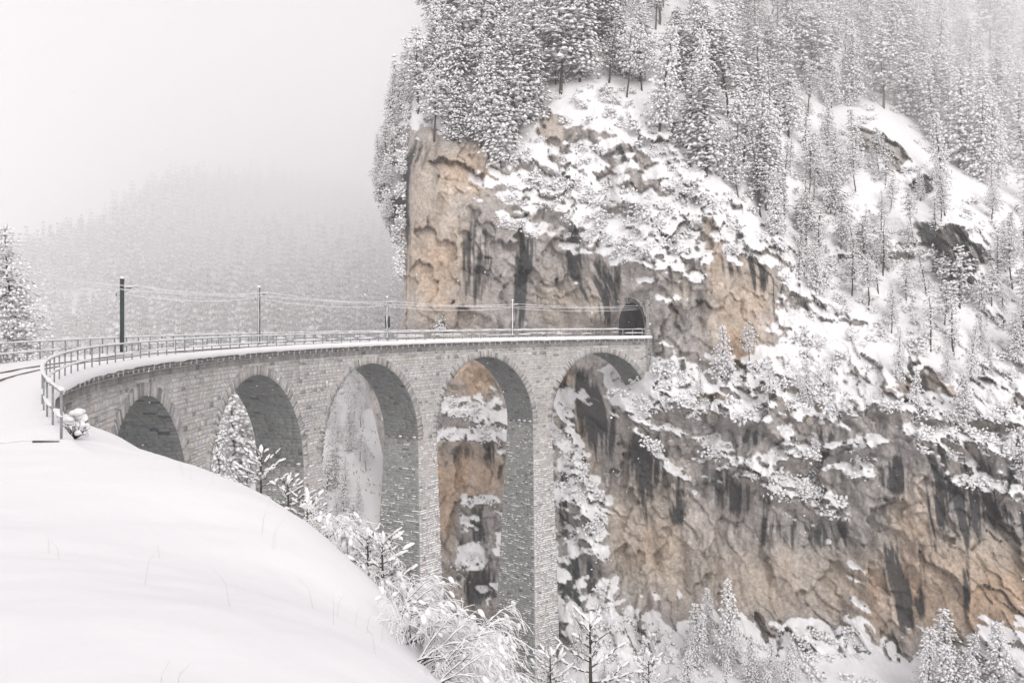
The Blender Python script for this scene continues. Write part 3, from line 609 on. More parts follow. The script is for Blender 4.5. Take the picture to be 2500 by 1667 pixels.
for pi_, (a, b) in enumerate(PIERS):
    def mpf(s, z, n, a=a, b=b):
        h = bat(z); u = (s-a)/(b-a); return vp(a-BAT_S*h+u*(b-a+2*BAT_S*h), -BAT_F*h-n, z)
    def mpl(d, z, n, a=a):
        h = bat(z); u = d/WD; return vp(a-BAT_S*h-n, -BAT_F*h+u*(WD+(BAT_F+BAT_B)*h), z)
    def mpr(d, z, n, b=b):
        h = bat(z); u = d/WD; return vp(b+BAT_S*h+n, -BAT_F*h+u*(WD+(BAT_F+BAT_B)*h), z)
    bot = (-24, -38, -58, -62)[pi_]
    z = ZSP; Bf, Bl, Br = [], [], []
    while z > bot:
        h = random.uniform(.23, .36); zb = z-h
        Bf += [(x, y, zb, z) for x, y in split_len(a, b, .32, .68)]
        Bl += [(x, y, zb, z) for x, y in split_len(0, WD, .32, .7)]
        Br += [(x, y, zb, z) for x, y in split_len(0, WD, .7, 1.3)]
        z = zb
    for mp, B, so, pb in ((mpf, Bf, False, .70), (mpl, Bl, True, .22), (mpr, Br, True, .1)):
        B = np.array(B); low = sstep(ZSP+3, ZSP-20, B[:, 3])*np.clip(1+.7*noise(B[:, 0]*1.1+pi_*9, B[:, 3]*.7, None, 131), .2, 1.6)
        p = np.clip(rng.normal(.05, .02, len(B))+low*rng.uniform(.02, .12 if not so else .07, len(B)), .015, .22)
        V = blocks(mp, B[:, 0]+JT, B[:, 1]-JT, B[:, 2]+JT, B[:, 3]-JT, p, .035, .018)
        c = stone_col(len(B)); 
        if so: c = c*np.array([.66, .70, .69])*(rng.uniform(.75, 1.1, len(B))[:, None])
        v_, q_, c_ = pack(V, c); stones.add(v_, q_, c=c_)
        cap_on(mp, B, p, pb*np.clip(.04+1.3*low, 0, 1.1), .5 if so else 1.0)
# barrels of the arches
for a in ARC:
    B = []; nth = 76
    for k in range(nth):
        t0, t1 = math.pi*k/nth, math.pi*(k+1)/nth
        B += [(x, y, t0, t1) for x, y in split_len(0.0, WD, .5, 1.0)]
    B = np.array(B)
    def mpb(d, t, n, a=a):
        R = SPAN/2-n; return vp(a-np.cos(t)*R, d, ZSP+np.sin(t)*R)
    V = blocks(mpb, B[:, 0]+.015, B[:, 1]-.015, B[:, 2]+.0015, B[:, 3]-.0015, np.clip(rng.normal(.03, .012, len(B)), .008, .07), .002, .0)
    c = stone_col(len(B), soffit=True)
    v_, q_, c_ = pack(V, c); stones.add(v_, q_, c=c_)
    for zr, cnt in ((ZSP+.02, 5),):              # rows of stones left standing out for the centring
        for k in range(cnt):
            d = .35+(WD-.9)*k/(cnt-1); w = math.sqrt((SPAN/2)**2-(zr-ZSP)**2) if zr > ZSP else SPAN/2
            s = a+w
            Vc = np.array([vp(s-n_, d+u*.34, zr+v*.3) for n_ in (-.05, .26) for u, v in ((0, 0), (1, 0), (1, 1), (0, 1))])
            stones.add(Vc, [(4, 5, 6, 7), (0, 1, 5, 4), (1, 2, 6, 5), (2, 3, 7, 6), (3, 0, 4, 7)], c=np.array([.30, .28, .265]))
            Vc = np.array([vp(s-n_, d+u*.34, zr+.3+v*.13) for n_ in (-.02, .27) for u, v in ((0, 0), (1, 0), (.85, 1), (.15, 1))])
            if k < 3 and rng.random() < .8: caps.add(Vc, [(4, 5, 6, 7), (0, 1, 5, 4), (1, 2, 6, 5), (2, 3, 7, 6), (3, 0, 4, 7)])
# rings of voussoirs
nv = 140; VO = MB(); made = 0
for ai, a in enumerate(ARC):
    for k in range(nv):
        t0, t1 = math.pi*k/nv+.0009, math.pi*(k+1)/nv-.0009
        dep = RINGT-.06+random.uniform(-.16, .05); p = max(.02, random.gauss(.10, .055))
        R_ = SPAN/2
        q = [(t0, R_+.0), (t1, R_+.0), (t1, R_+dep), (t0, R_+dep)]
        V = np.array([vp(a-math.cos(t)*R, .25, ZSP+math.sin(t)*R) for t, R in q]+[vp(a-math.cos(t)*(R+(.02 if i < 2 else -.03)), -p-random.uniform(-.01, .015), ZSP+math.sin(t)*(R+(.02 if i < 2 else -.03))) for i, (t, R) in enumerate(q)])
        c = stone_col(1)[0]*random.choice((.6, .74, .86, .95, 1.0, 1.03))
        w = vp(a-math.cos(t0)*R_, 0, ZSP+math.sin(t0)*R_)
        if ai < 3 and made < 290 and HY-FPX*w[2]/w[1] < (1110, 1200, 1140)[ai]:
            made += 1; put('voussoir', mesh_np('voussoir', V, [BQ], M['masonry'], np.repeat(c[None], 8, 0)), via)
        else: VO.add(V, BQ, c=c)
VO.build('voussoir', M['masonry'], via, kind='stuff')
stones.build('stone', M['masonry'], via, kind='stuff')
caps.build('snow_cap', M['snow_fine'], via, kind='stuff')
# drain spouts with icicles hanging at each crown
for a in ARC:
    b = MB(); L = random.uniform(1.3, 2.4); b.tube(vp([a-.7]*5, [WD*.42]*5, ZSP+SPAN/2+.1-np.array([0, .3, .6, .8, 1.0])*L), [.075, .07, .055, .04, .01], 7)
    b.build('icicle', M['ice'], via, True)
# --- slab, corbels, snow on the deck
def sweep(prof, ss, closed=True):
    n = len(prof); P = np.stack([vp(ss, p[0], p[1]) for p in prof], 1); k = len(ss); V = P.reshape(-1, 3)
    i = np.arange(k-1)[:, None]*n; j = np.arange(n if closed else n-1)[None]; j2 = (j+1) % n
    Q = np.stack([i+j, i+j2, i+n+j2, i+n+j], -1).reshape(-1, 4)
    if closed: return V, np.concatenate([Q]), [tuple(range(n)), tuple((k-1)*n+np.arange(n)[::-1])]
    return V, Q, []
SD = np.arange(-33.6, S1-1.6, 1.0)
b = MB(); v_, q_, _ = sweep([(-.62, 0), (-.62, .17), (WD+.62, .17), (WD+.62, 0)], SD); b.add(v_, q_, c=None); b.build('deck_slab', M['concrete'], via)
# snow: rounded over the edge, hollowed between the rails
sd = np.arange(-33.7, S1-1.6, .35); prof_d = np.array([-.60, -.72, -.80, -.78, -.66, -.40, -.1, .4, 1.0, 1.8, WD/2, WD-1.8, WD-1.0, WD-.4, WD+.1, WD+.4, WD+.60, WD+.70, WD+.72, WD+.6])
prof_z = np.array([-.05, -.02, .12, .30, .43, .48, .46, .41, .33, .30, .30, .30, .33, .37, .40, .41, .37, .26, .12, .03])
SS, DD = np.meshgrid(sd, prof_d, indexing='ij'); ZZ = np.repeat(prof_z[None], len(sd), 0)
jj = np.arange(len(prof_d))[None]
ZZ = ZZ+.035*fbm(SS*.5, DD*.6, None, 3, 101)*(ZZ > .2)-.09*np.clip(noise(SS*1.3, jj*0+3.3, None, 102), 0, 1)*((jj == 0) | (jj == 1)); ZZ = np.where(ZZ > .1, .12+(ZZ-.12)*(.35+.65*sstep(-33.8, -31, SS)), ZZ); DD = DD+.035*noise(SS*.9, ZZ*3, None, 103)*((jj < 4) | (jj > 15))
put('deck_snow', mesh_np('deck_snow', vp(SS, DD, ZZ).reshape(-1, 3), [grid_faces(*SS.shape)], M['snow_fine'], None, True), via)
cb = MB(); cb.box(-.12, .12, -.52, .06, -.52, -.002)
cb.V[-1][0:2, 2] += .16; cb.V[-1][0:2, 1] += .30               # lower front edge cut back
cbm = cb.mesh('corbel', m_plain('corbel_stone', (.66, .645, .63), .9, .15, 5))
s = -8.0
while s < S_END-.5:
    P = vp(s, 0, 0); a = PHI-s/R0
    o = put('corbel', cbm, via, tuple(P)); o.rotation_euler = (0, 0, a-math.pi/2+math.pi)
    s += 1.13
# --- masonry jamb beside the tunnel
b = MB(); z = -12.0; stepsz = []
while z < 6.4:
    h = random.uniform(.3, .45); w = 1.55+random.uniform(-.25, .35); n0 = random.uniform(.02, .09)
    x = S_END-.15
    for (p, q) in split_len(x, x+w, .35, .8):
        for dd0, dd1 in ((-.75, -.1),):
            V = np.array([vp(sx, dx, zx) for dx in (.5, -.35-n0-random.uniform(0, .05)) for sx, zx in ((p+.015, z+.015), (q-.015, z+.015), (q-.015, z+h-.015), (p+.015, z+h-.015))])
            b.add(V, BQ, c=stone_col(1)[0]*.8)
    V = np.array([vp(sx, dx, zx) for sx in (x+.4, x-.02) for dx, zx in ((.5, z+.01), (-.35, z+.01), (-.35, z+h-.01), (.5, z+h-.01))])
    b.add(V, BQ, c=stone_col(1)[0]*.75)
    z += h
tun = thing('tunnel_portal', 'dark arched railway tunnel mouth in the cliff at the far end of the viaduct', 'tunnel', tuple(vp(S_END, WD/2, 0)))
def rel(me, base):
    me.transform(__import__('mathutils').Matrix.Translation(-Vector(base))); return me
tb = tuple(vp(S_END, WD/2, 0))
for k in range(15):                                      # stone ring round the near half of the mouth
    t0, t1 = .02+k*.125, .02+(k+1)*.125-.012
    def mq(t, g, ss_): return vp(ss_, MC-(MR+g)*math.cos(t), 2.0+(3.9+g)*math.sin(t))
    g1 = .62+random.uniform(-.1, .12); fr_ = S_END-.32-random.uniform(0, .1)
    b.add(np.array([mq(t, g, ss_) for ss_ in (S_END+.3, fr_) for t, g in ((t0, -.02), (t1, -.02), (t1, g1), (t0, g1))]), np.concatenate([BQ, BQ[:1, ::-1]]), c=stone_col(1)[0]*.85)
put('jamb', rel(b.mesh('jamb', M['masonry']), tb), tun)
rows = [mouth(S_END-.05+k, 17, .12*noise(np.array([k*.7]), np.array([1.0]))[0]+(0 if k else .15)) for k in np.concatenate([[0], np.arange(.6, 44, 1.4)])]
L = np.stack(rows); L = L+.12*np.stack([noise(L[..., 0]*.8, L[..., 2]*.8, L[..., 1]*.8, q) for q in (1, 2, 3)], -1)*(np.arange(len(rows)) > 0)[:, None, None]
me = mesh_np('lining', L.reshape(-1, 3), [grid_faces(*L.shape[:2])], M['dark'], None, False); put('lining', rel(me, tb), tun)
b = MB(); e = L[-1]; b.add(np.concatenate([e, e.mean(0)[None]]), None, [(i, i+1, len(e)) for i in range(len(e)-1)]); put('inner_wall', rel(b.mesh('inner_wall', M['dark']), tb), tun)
pw = vp(S_END-.02, -.1, 2.3)
b = MB(); b.box(-.22, .22, -.02, .02, -.16, .16); o = b.build('kilometre_plate', M['sign'], tun, loc=tuple(np.array(pw)-np.array(tb)+np.array([.35, -.45, 0]))); o['label'] = 'small white plate on the tunnel jamb'
# --- railway track, visible where wind cleared the rails
tr = thing('railway_track', 'two curved rails showing through the snow on the deck', 'track', tuple(vp(-6, WD/2, .3)))
for off in (-.6, .6):
    ss = np.arange(-20, S_END+6, .5); b = MB()
    P = vp(ss, WD/2+off, .315+np.zeros_like(ss)); Nn = vp(ss, WD/2+off+.035, .315+np.zeros_like(ss)); Mm = vp(ss, WD/2+off-.035, .315+np.zeros_like(ss))
    up = np.array([0, 0, .045]); V = np.stack([Mm-up*3, Nn-up*3, Nn+up, Mm+up], 1).reshape(-1, 3); k = len(ss)
    i = np.arange(k-1)[:, None]*4; j = np.arange(4)[None]; j2 = (j+1) % 4
    b.add(V, np.stack([i+j, i+j2, i+4+j2, i+4+j], -1).reshape(-1, 4)); me = b.mesh('rail', M['rail']); put('rail', rel(me, tuple(vp(-6, WD/2, .3))), tr)
# --- railings
def railing(d, s0, s1, step, lab, base_z=.30, H=1.17):
    P0 = vp(s0, d, base_z); t = thing('railing', lab, 'railing', tuple(P0))
    pm = MB(); pm.box(-.022, .022, -.075, .075, -.15, H); pm.box(-.05, .05, -.09, .09, -.15, -.12); me = pm.mesh('post', M['steel'])
    s = s0; k = 0
    while s <= s1:
        o = put('post', me, t, tuple(vp(s, d, base_z)-P0)); o.rotation_euler = (0, 0, PHI-s/R0+random.uniform(-.03, .03)); s += step
    ss = np.arange(s0-.1, s1+.1, .4)
    for nm, zh, r in (('top_rail', H, .038), ('middle_rail', .56, .03)):
        b = MB(); b.tube(vp(ss, d, base_z+zh)-P0, r, 7); b.build(nm, M['steel'], t, True)
    s2 = np.arange(s0-.1, s1+.1, .22)
    b = MB(); hh = .055+.02*noise(s2*1.1, s2*0, None, 111)+.012*noise(s2*4, s2*0, None, 112); P = vp(s2, d, base_z+H+.03+hh*.45)-P0
    b.tube(P, np.clip(hh, .02, .1), 8, flat=.9); b.build('rail_snow', M['snow_fine'], t, True)
    b = MB(); q = noise(s2*.55, s2*0+d, None, 113)+.4*noise(s2*2.1, s2*0+d, None, 114); run = []
    for i in range(len(s2)+1):
        if i < len(s2) and q[i] > -.25: run.append(i)
        elif run:
            if len(run) > 2:
                idx = np.array(run); hh = .045+.05*np.clip(q[idx], 0, 1); hh[0] = hh[-1] = .012
                b.tube(vp(s2[idx], d, base_z+.56+.02+hh*.5)-P0, hh, 7)
            run = []
    b.build('rail_snow', M['snow_fine'], t, True, kind='stuff')
    return t
railing(-.45, -33.0, S_END-.7, 1.95, 'snow-capped steel railing along the near edge of the viaduct')
railing(WD+.55, -48.0, S_END-1.2, 1.95, 'snow-capped steel railing along the far edge of the viaduct', .36)
# --- overhead line: poles and wires
POLES = []
for px, ytop, lab in ((298, 680, 'thick dark catenary mast nearest the camera, beyond the far railing'), (632.5, 701, 'second catenary mast along the viaduct in front of the far forest'),
                      (945, 725, 'third catenary mast, with a small box, just left of the cliff edge'), (1251.5, 733, 'pale catenary mast in front of the tan cliff, nearest the tunnel')):
    d = WD+.35; s = s_at_px(px, d); P = vp(s, d, .3); ztop = (HY-ytop)/FPX*P[1]
    t = thing('catenary_mast', lab, 'catenary mast', tuple(P), 'catenary masts along the viaduct'); H = ztop-P[2]
    w = .14 if px < 300 else .10; b = MB(); b.box(-w, w, -.02, .02, -.5, H); b.box(-w, -w+.03, -w, w, -.5, H); b.box(w-.03, w, -w, w, -.5, H)
    ang = PHI-s/R0
    if px > 300:
        b2 = MB(); hs_ = np.linspace(.3, H, 24); wq = (.035, .06, .075)[(px > 700)+(px > 1100)]; b2.tube(np.stack([hs_*0-.03+.02*noise(hs_*2, hs_*0+px, None, 8), hs_*0-w-.01, hs_], -1), wq*(1+.35*noise(hs_*1.7, hs_*0+px, None, 9)), 6); o = b2.build('mast_snow', M['snow_fine'], t, True); o.rotation_euler = (0, 0, .25)
    o = b.build('mast', M['green_steel'], t); o.rotation_euler = (0, 0, ang+math.pi/2+.25)
    inw = np.array([-math.cos(ang), -math.sin(ang), 0]); z1 = H-.75
    b = MB(); b.tube([inw*-.35+[0, 0, z1], inw*1.25+[0, 0, z1+.10]], .032, 6); b.tube([[0, 0, H-.1], inw*1.1+[0, 0, z1+.10]], .018, 5); b.tube([[0, 0, z1-.5], inw*.8+[0, 0, z1+.05]], .022, 5); b.build('bracket', M['steel'], t, True)
    b = MB()
    for q in range(4): b.tube([inw*(.35+.11*q)+[0, 0, z1+.02], inw*(.40+.11*q)+[0, 0, z1+.02]], .07, 8)
    b.build('insulator', m_plain('insulator_glaze', (.16, .10, .07), .3, .2), t, True)
    b = MB(); b.tube([inw*-.3+[0, 0, z1+.05], inw*.6+[0, 0, z1+.11], inw*1.2+[0, 0, z1+.15]], [.05, .045, .03], 7); b.build('bracket_snow', M['snow_fine'], t, True)
    v, f = ICO1; b = MB(); b.add(v*np.array([.17, .17, .13])+[0, 0, H+.04], None, f); b.build('snow_cap', M['snow_fine'], t, True)
    side = np.array([math.sin(ang), -math.cos(ang), 0])
    b = MB(); b.tube([inw*-.5+[0, 0, H-1.35], inw*.1+[0, 0, H-1.35]], .03, 6); b.tube([inw*-.45+[0, 0, H-1.33], inw*-.45+[0, 0, H-1.1]], .05, 7); b.build('feeder_arm', M['steel'], t, True)
    if px == 945:
        b = MB(); b.box(-.3, .3, -.16, .16, 1.7, 3.1); o = b.build('switch_box', M['green_steel'], t); o.rotation_euler = (0, 0, .4); o.location = tuple(inw*-.1+side*.22)
    b = MB(); b.box(-.35, .35, -.35, .35, -.5, .12); b.build('foot', M['concrete'], t)
    POLES.append((s, P, inw, H))
PRE = []
for s in (POLES[0][0]-27,):
    P = vp(s, WD+.35, .3); a = PHI-s/R0; PRE.append((s, P, np.array([-math.cos(a), -math.sin(a), 0]), POLES[0][3]+.5))
ps = PRE+POLES
endP = vp(S_END+3, WD/2, 4.9)
def wire(nm, lab, f, sag, r=.030):
    pts = [f(*p) for p in ps]+[endP+np.array([0, 0, f.dz])]
    Q = []
    for A, B in zip(pts[:-1], pts[1:]):
        tt = np.linspace(0, 1, 14)[:-1]; Q += [A*(1-x)+B*x-np.array([0, 0, sag*4*x*(1-x)]) for x in tt]
    Q.append(pts[-1]); Q = np.array(Q); b = MB(); rr = r*(1+.25*noise(np.arange(len(Q))*.9, np.arange(len(Q))*0., None, 120))
    b.tube(Q-Q[0], rr, 6); o = b.build(nm, M['snow_fine'], None, True, tuple(Q[0])); o['label'] = lab; o['category'] = 'wire'
    return pts
def f1(s, P, inw, H): return P+inw*1.15+np.array([0, 0, H-.55])
f1.dz = .55
def f2(s, P, inw, H): return P+inw*1.1+np.array([0, 0, H-.98])
f2.dz = .0
def f3(s, P, inw, H): return P+inw*-.45+np.array([0, 0, H-1.12])
f3.dz = -.05
p1 = wire('messenger_wire', 'frosted upper overhead wire hung from the mast brackets', f1, .42)
p2 = wire('contact_wire', 'frosted contact wire below the messenger wire over the track', f2, .12)
wire('feeder_wire', 'frosted feeder wire strung behind the masts, lowest of the three', f3, .5)
# ================================================================== TREES
OCT_T = np.array([(0,2,4),(2,1,4),(1,3,4),(3,0,4),(2,0,5),(1,2,5),(3,1,5),(0,3,5)])
def tufts(P, Dv, L, Wd, Tk, rg):
    """snow-loaded sprays: P start, Dv direction, length, width, thickness -> verts, tris"""
    n = len(P); Dv = Dv/np.linalg.norm(Dv, axis=1)[:, None]
    A = np.cross(Dv, [0, 0, 1.0]); A /= np.linalg.norm(A, axis=1)[:, None]+1e-6; U = np.cross(A, Dv)
    V = np.zeros((n, 6, 3)); j = rg.normal(0, .12, (n, 6, 3))*Wd[:, None, None]
    mid = P+Dv*L[:, None]*.55
    V[:, 0] = P; V[:, 1] = P+Dv*L[:, None]-U*(Tk*.5)[:, None]
    V[:, 2] = mid+A*Wd[:, None]*.5-U*(Tk*.55)[:, None]; V[:, 3] = mid-A*Wd[:, None]*.5-U*(Tk*.55)[:, None]
    V[:, 4] = mid+U*(Tk*.6)[:, None]; V[:, 5] = mid-U*(Tk*.75)[:, None]
    V += j
    return V.reshape(-1, 3), (OCT_T[None]+np.arange(n)[:, None, None]*6).reshape(-1, 3)
def conifer(seed, H, R, base=.1, kind='spruce', dens=1.0, tuft=1.0):
    rg = np.random.default_rng(seed); P, Dv, L, Wd, Tk = [], [], [], [], []
    bend = rg.normal(0, .02, 2)
    def axis(h): return np.array([bend[0]*h+.15*math.sin(h*.5+seed), bend[1]*h+.15*math.cos(h*.4+seed*2), h])*np.array([min(1, h/3), min(1, h/3), 1])
    h = base*H
    while h < H*.985:
        t = (h-base*H)/(H*(1-base))
        if kind == 'spruce': Rm = R*(1-t)**.82*(.35+.65*min(1, t*6+.35))
        elif kind == 'pine': Rm = R*(.45+.75*math.sin(min(1, t*1.15)*math.pi)**.8)*(.35+.65*(1-t**2.5))
        else: Rm = R*(1-t)**.6*.85
        nb = max(3, int((5+3*(1-t))*dens*rg.uniform(.7, 1.2)))
        az0 = rg.uniform(0, 6.28)
        for k in range(nb):
            if kind != 'spruce' and rg.random() < .25: continue
            az = az0+k*6.283/nb+rg.normal(0, .25); Lb = max(.25, Rm*rg.uniform(.6, 1.15))
            el = {'spruce': .12-.55*(1-t), 'pine': rg.uniform(-.25, .35), 'larch': rg.uniform(-.35, .15)}[kind]
            d0 = np.array([math.cos(az), math.sin(az), 0]); o = axis(h)+np.array([0, 0, rg.normal(0, .1)])
            step = .46*tuft; m = max(1, int(Lb/step)); x = .12
            for q in range(m+1):
                f = q/max(m, 1); r = x+f*Lb*.92
                z = math.tan(el)*r-.10*(r**2)/max(Lb, .6)*(1 if kind == 'spruce' else .3)+(.18*f*f*Lb if kind == 'spruce' else 0)
                sd = rg.normal(0, .16+.10*f)*Lb*.55*(1 if q else .3)
                p = o+d0*r+np.array([-d0[1], d0[0], 0])*sd+np.array([0, 0, z+rg.normal(0, .05)])
                w = (.62-.18*f)*rg.uniform(.7, 1.25)*tuft*(.75 if t > .8 else 1)
                P.append(p); dd = d0*1.0+np.array([-d0[1], d0[0], 0])*(sd*.9/max(Lb, .5)+rg.normal(0, .25))+np.array([0, 0, math.tan(el)*.8-.28*f+rg.normal(0, .12)])
                Dv.append(dd); L.append(rg.uniform(.45, .85)*tuft*(.8 if t > .85 else 1)); Wd.append(w); Tk.append(w*rg.uniform(.32, .5))
        h += (.42 if kind == 'spruce' else .5)*rg.uniform(.8, 1.25)*(1 if t < .8 else .75)*tuft**.5
    P.append(axis(H*.96)); Dv.append(np.array([0.05, 0, 1.0])); L.append(.06*H**.5*3); Wd.append(.22); Tk.append(.18)
    V, T = tufts(np.array(P), np.array(Dv), np.array(L), np.array(Wd), np.array(Tk), rg)
    hs = np.linspace(-.8, H*.97, 9); tb = MB(); r0 = .011*H+.05
    tb.tube([axis(max(0, x))+[0, 0, min(0, x)] for x in hs], r0*(1-.93*np.clip(hs/H, 0, 1)), 7)
    if base > .25:                                        # bare dead twigs along the clean trunk
        for q in range(14):
            hh = rg.uniform(.12, base)*H; az = rg.uniform(0, 6.28); l = rg.uniform(.4, 1.3)
            tb.tube([axis(hh), axis(hh)+np.array([math.cos(az)*l, math.sin(az)*l, rg.uniform(-.3, .1)])], [.03, .012], 4)
    m = {'spruce': 'spruce', 'pine': 'pine', 'larch': 'frost'}[kind]
    return (mesh_np('crown', V, [T], M[m]), tb.mesh('trunk', M['bark'], True), H)
PROTO = {
 'spruce': [conifer(11, 16, 3.4, tuft=1.4), conifer(12, 14, 3.3, .06, tuft=1.35), conifer(13, 18, 3.6, .12, tuft=1.5), conifer(14, 15, 2.9, .05, tuft=1.25), conifer(15, 17, 3.8, .16, tuft=1.55), conifer(16, 16, 3.1, .1, tuft=1.4)],
 'pine': [conifer(21, 14, 2.9, .36, 'pine', 1.2, 1.3), conifer(22, 15, 2.6, .42, 'pine', 1.2, 1.3), conifer(23, 12, 2.9, .3, 'pine', 1.2, 1.3), conifer(24, 16, 2.8, .38, 'pine', 1.15, 1.35)],
 'larch': [conifer(31, 15, 2.4, .25, 'larch', .8, .8), conifer(32, 13, 2.0, .2, 'larch', .8, .8), conifer(33, 17, 2.2, .3, 'larch', .75, .8)],
 'young': [conifer(41, 6, 1.5, .04, 'spruce', 1.0, .75), conifer(42, 5, 1.3, .03, 'spruce', 1.0, .7), conifer(43, 7, 1.5, .05, 'spruce', 1.0, .75)],
}
NAME = {'spruce': ('spruce_tree', 'spruce'), 'pine': ('pine_tree', 'pine'), 'larch': ('larch_tree', 'larch'), 'young': ('young_spruce', 'spruce')}
TREES = []
def tree(kind, p, h, label, group, lean=None):
    cm, tm, H = random.choice(PROTO[kind]); k = h/H
    nm, cat = NAME[kind]
    t = thing(nm, label, cat, tuple(p), group); t.rotation_euler = (random.gauss(0, .045)+(lean[0] if lean else 0), random.gauss(0, .045)+(lean[1] if lean else 0), random.uniform(0, 6.28) if not lean else 0)
    w = k*random.uniform(.78, 1.28); t.scale = (w, w, k)
    put('trunk', tm, t); c = put('crown', cm, t)
    if lean: c.rotation_euler = (0, 0, random.uniform(0, 6.28))
    TREES.append(t); return t
def inpoly(x, y, poly):
    r = False; j = len(poly)-1
    for i in range(len(poly)):
        (xi, yi), (xj, yj) = poly[i], poly[j]
        if (yi > y) != (yj > y) and x < (xj-xi)*(y-yi)/(yj-yi)+xi: r = not r
        j = i
    return r
def plant(poly, n, sep, hr, mix, label, group, ok=None, seed=0):
    """scatter n trees on the flank: poly in the photograph's 2352 px frame marks where their feet stand"""
    rd = random.Random(seed); xs = [p[0] for p in poly]; ys = [p[1] for p in poly]; got = []; tries = 0
    while len(got) < n and tries < n*80:
        tries += 1; x = rd.uniform(min(xs), max(xs)); y = rd.uniform(min(ys), max(ys))
        if not inpoly(x, y, poly): continue
        p, nn, i, j = cliff_at(x, y)
        if ok is not None and not ok(i, j): continue
        if any((p[0]-g[0])**2+((p[1]-g[1])*.6)**2+(p[2]-g[2])**2*.6 < sep*sep for g in got): continue
        got.append(p); k = rd.choices(list(mix), list(mix.values()))[0]
        h = rd.uniform(*hr)*(.42 if k == 'young' else 1)
        lb = label[k] if isinstance(label, dict) else label
        tree(k, p-np.array([0, 0, .25]), h, lb, group+' ('+NAME[k][1]+')' if isinstance(label, dict) else group)
    return len(got)
SNOWY = lambda i, j: snow2[i, j] > .5
cnt = []
cnt.append(plant([(1000,-60),(1340,-60),(1340,190),(1190,330),(1150,395),(1085,330),(1000,330),(945,320),(962,180)], 80, 2.3, (12, 20), {'spruce': .72, 'pine': .28},
 {'spruce': 'snow-laden spruce of the dense wood on top of the left cliff, above the tan pillar', 'pine': 'snow-laden pine of the dense wood on top of the left cliff, above the tan pillar'}, 'trees above the tan cliff', None, 1))
cnt.append(plant([(1340,190),(1340,-60),(1900,-60),(1900,240),(1800,330),(1760,500),(1690,500),(1600,400),(1480,265),(1400,215)], 96, 2.7, (12, 20), {'spruce': .42, 'pine': .40, 'larch': .18},
 {'spruce': 'full snowy spruce of the slope wood behind the white rock crest', 'pine': 'snowy pine with bare lower trunk, of the slope wood behind the white rock crest', 'larch': 'pale frosted larch of the slope wood behind the white rock crest'}, 'slope wood behind the crest', None, 2))
cnt.append(plant([(1900,-40),(2420,-40),(2420,420),(2160,430),(2110,300),(1990,260),(1900,280)], 100, 3.4, (15, 24), {'spruce': .75, 'pine': .15, 'larch': .1},
 {'spruce': 'tall misty spruce of the upper right wood', 'pine': 'misty snow-covered pine of the upper right wood', 'larch': 'pale misty larch of the upper right wood'}, 'upper right wood', None, 3))
cnt.append(plant([(1760,400),(1900,320),(2100,420),(2200,500),(2420,430),(2420,820),(2200,840),(2000,760),(1850,700),(1780,560)], 80, 2.8, (6.5, 12.5), {'spruce': .25, 'pine': .40, 'larch': .35},
 {'spruce': 'small snow-covered spruce on the open white slope right of the crest', 'pine': 'thin-trunked snowy pine on the open white slope right of the crest', 'larch': 'slender frosted larch on the open white slope right of the crest'}, 'trees on the open slope', SNOWY, 4))
cnt.append(plant([(1600,820),(2352,820),(2352,1180),(1900,1180),(1620,1060)], 24, 3.0, (5, 9), {'young': .6, 'spruce': .25, 'pine': .15},
 {'young': 'young snowy spruce clinging to a ledge of the right cliff', 'spruce': 'small snow-laden spruce standing on a ledge of the right cliff', 'pine': 'small snow-laden pine standing on a ledge of the right cliff'}, 'trees on the ledges', SNOWY, 5))
cnt.append(plant([(1330,1450),(1560,1470),(1650,1560),(1640,1640),(1320,1620)], 11, 1.9, (5.5, 8.5), {'spruce': .7, 'pine': .1, 'young': .3},
 {'spruce': 'snowy spruce at the foot of the rock wall right of the tallest pier', 'pine': 'snowy pine at the foot of the rock wall right of the tallest pier', 'young': 'young snowy spruce at the foot of the rock wall right of the tallest pier'}, 'trees at the wall foot by the pier', None, 6))
cnt.append(plant([(1600,1520),(1830,1540),(1860,1660),(1580,1660)], 9, 1.9, (5, 8), {'spruce': .8, 'young': .2},
 {'spruce': 'dark snowy spruce at the bottom of the picture, below the broad tan wall', 'young': 'young snowy spruce at the bottom of the picture, below the broad tan wall'}, 'trees below the broad wall', None, 7))
cnt.append(plant([(2120,1560),(2400,1540),(2400,1680),(2120,1680)], 11, 1.6, (8, 11.5), {'spruce': .8, 'young': .2},
 {'spruce': 'snowy spruce in the bottom right corner below the orange rock', 'young': 'young snowy spruce in the bottom right corner below the orange rock'}, 'trees in the bottom right corner', None, 8))
p, _, _, _ = cliff_at(1672, 1545); tree('spruce', p, 11.5, 'tallest snowy spruce in front of the broad tan wall, lower right', None) if False else None
for (x, y, h, k, lb) in ((1668,1520,11.5,'spruce','tallest snowy spruce in front of the broad tan wall at the lower right'), (1625,1470,8.0,'spruce','slender snowy spruce just left of the tallest one before the broad tan wall'),
    (1010,752,5.0,'young','small snow-heaped conifer at the foot of the tan cliff, behind the far railing'),
    (1850,560,9.5,'pine','leaning snowy pine with a long bare dark trunk on the open slope'),(1928,590,8,'pine','snowy pine with a forked dark trunk on the open slope')):
    p, _, _, _ = cliff_at(x, y); tree(k, p-np.array([0, .4, .3]), h, lb, None)
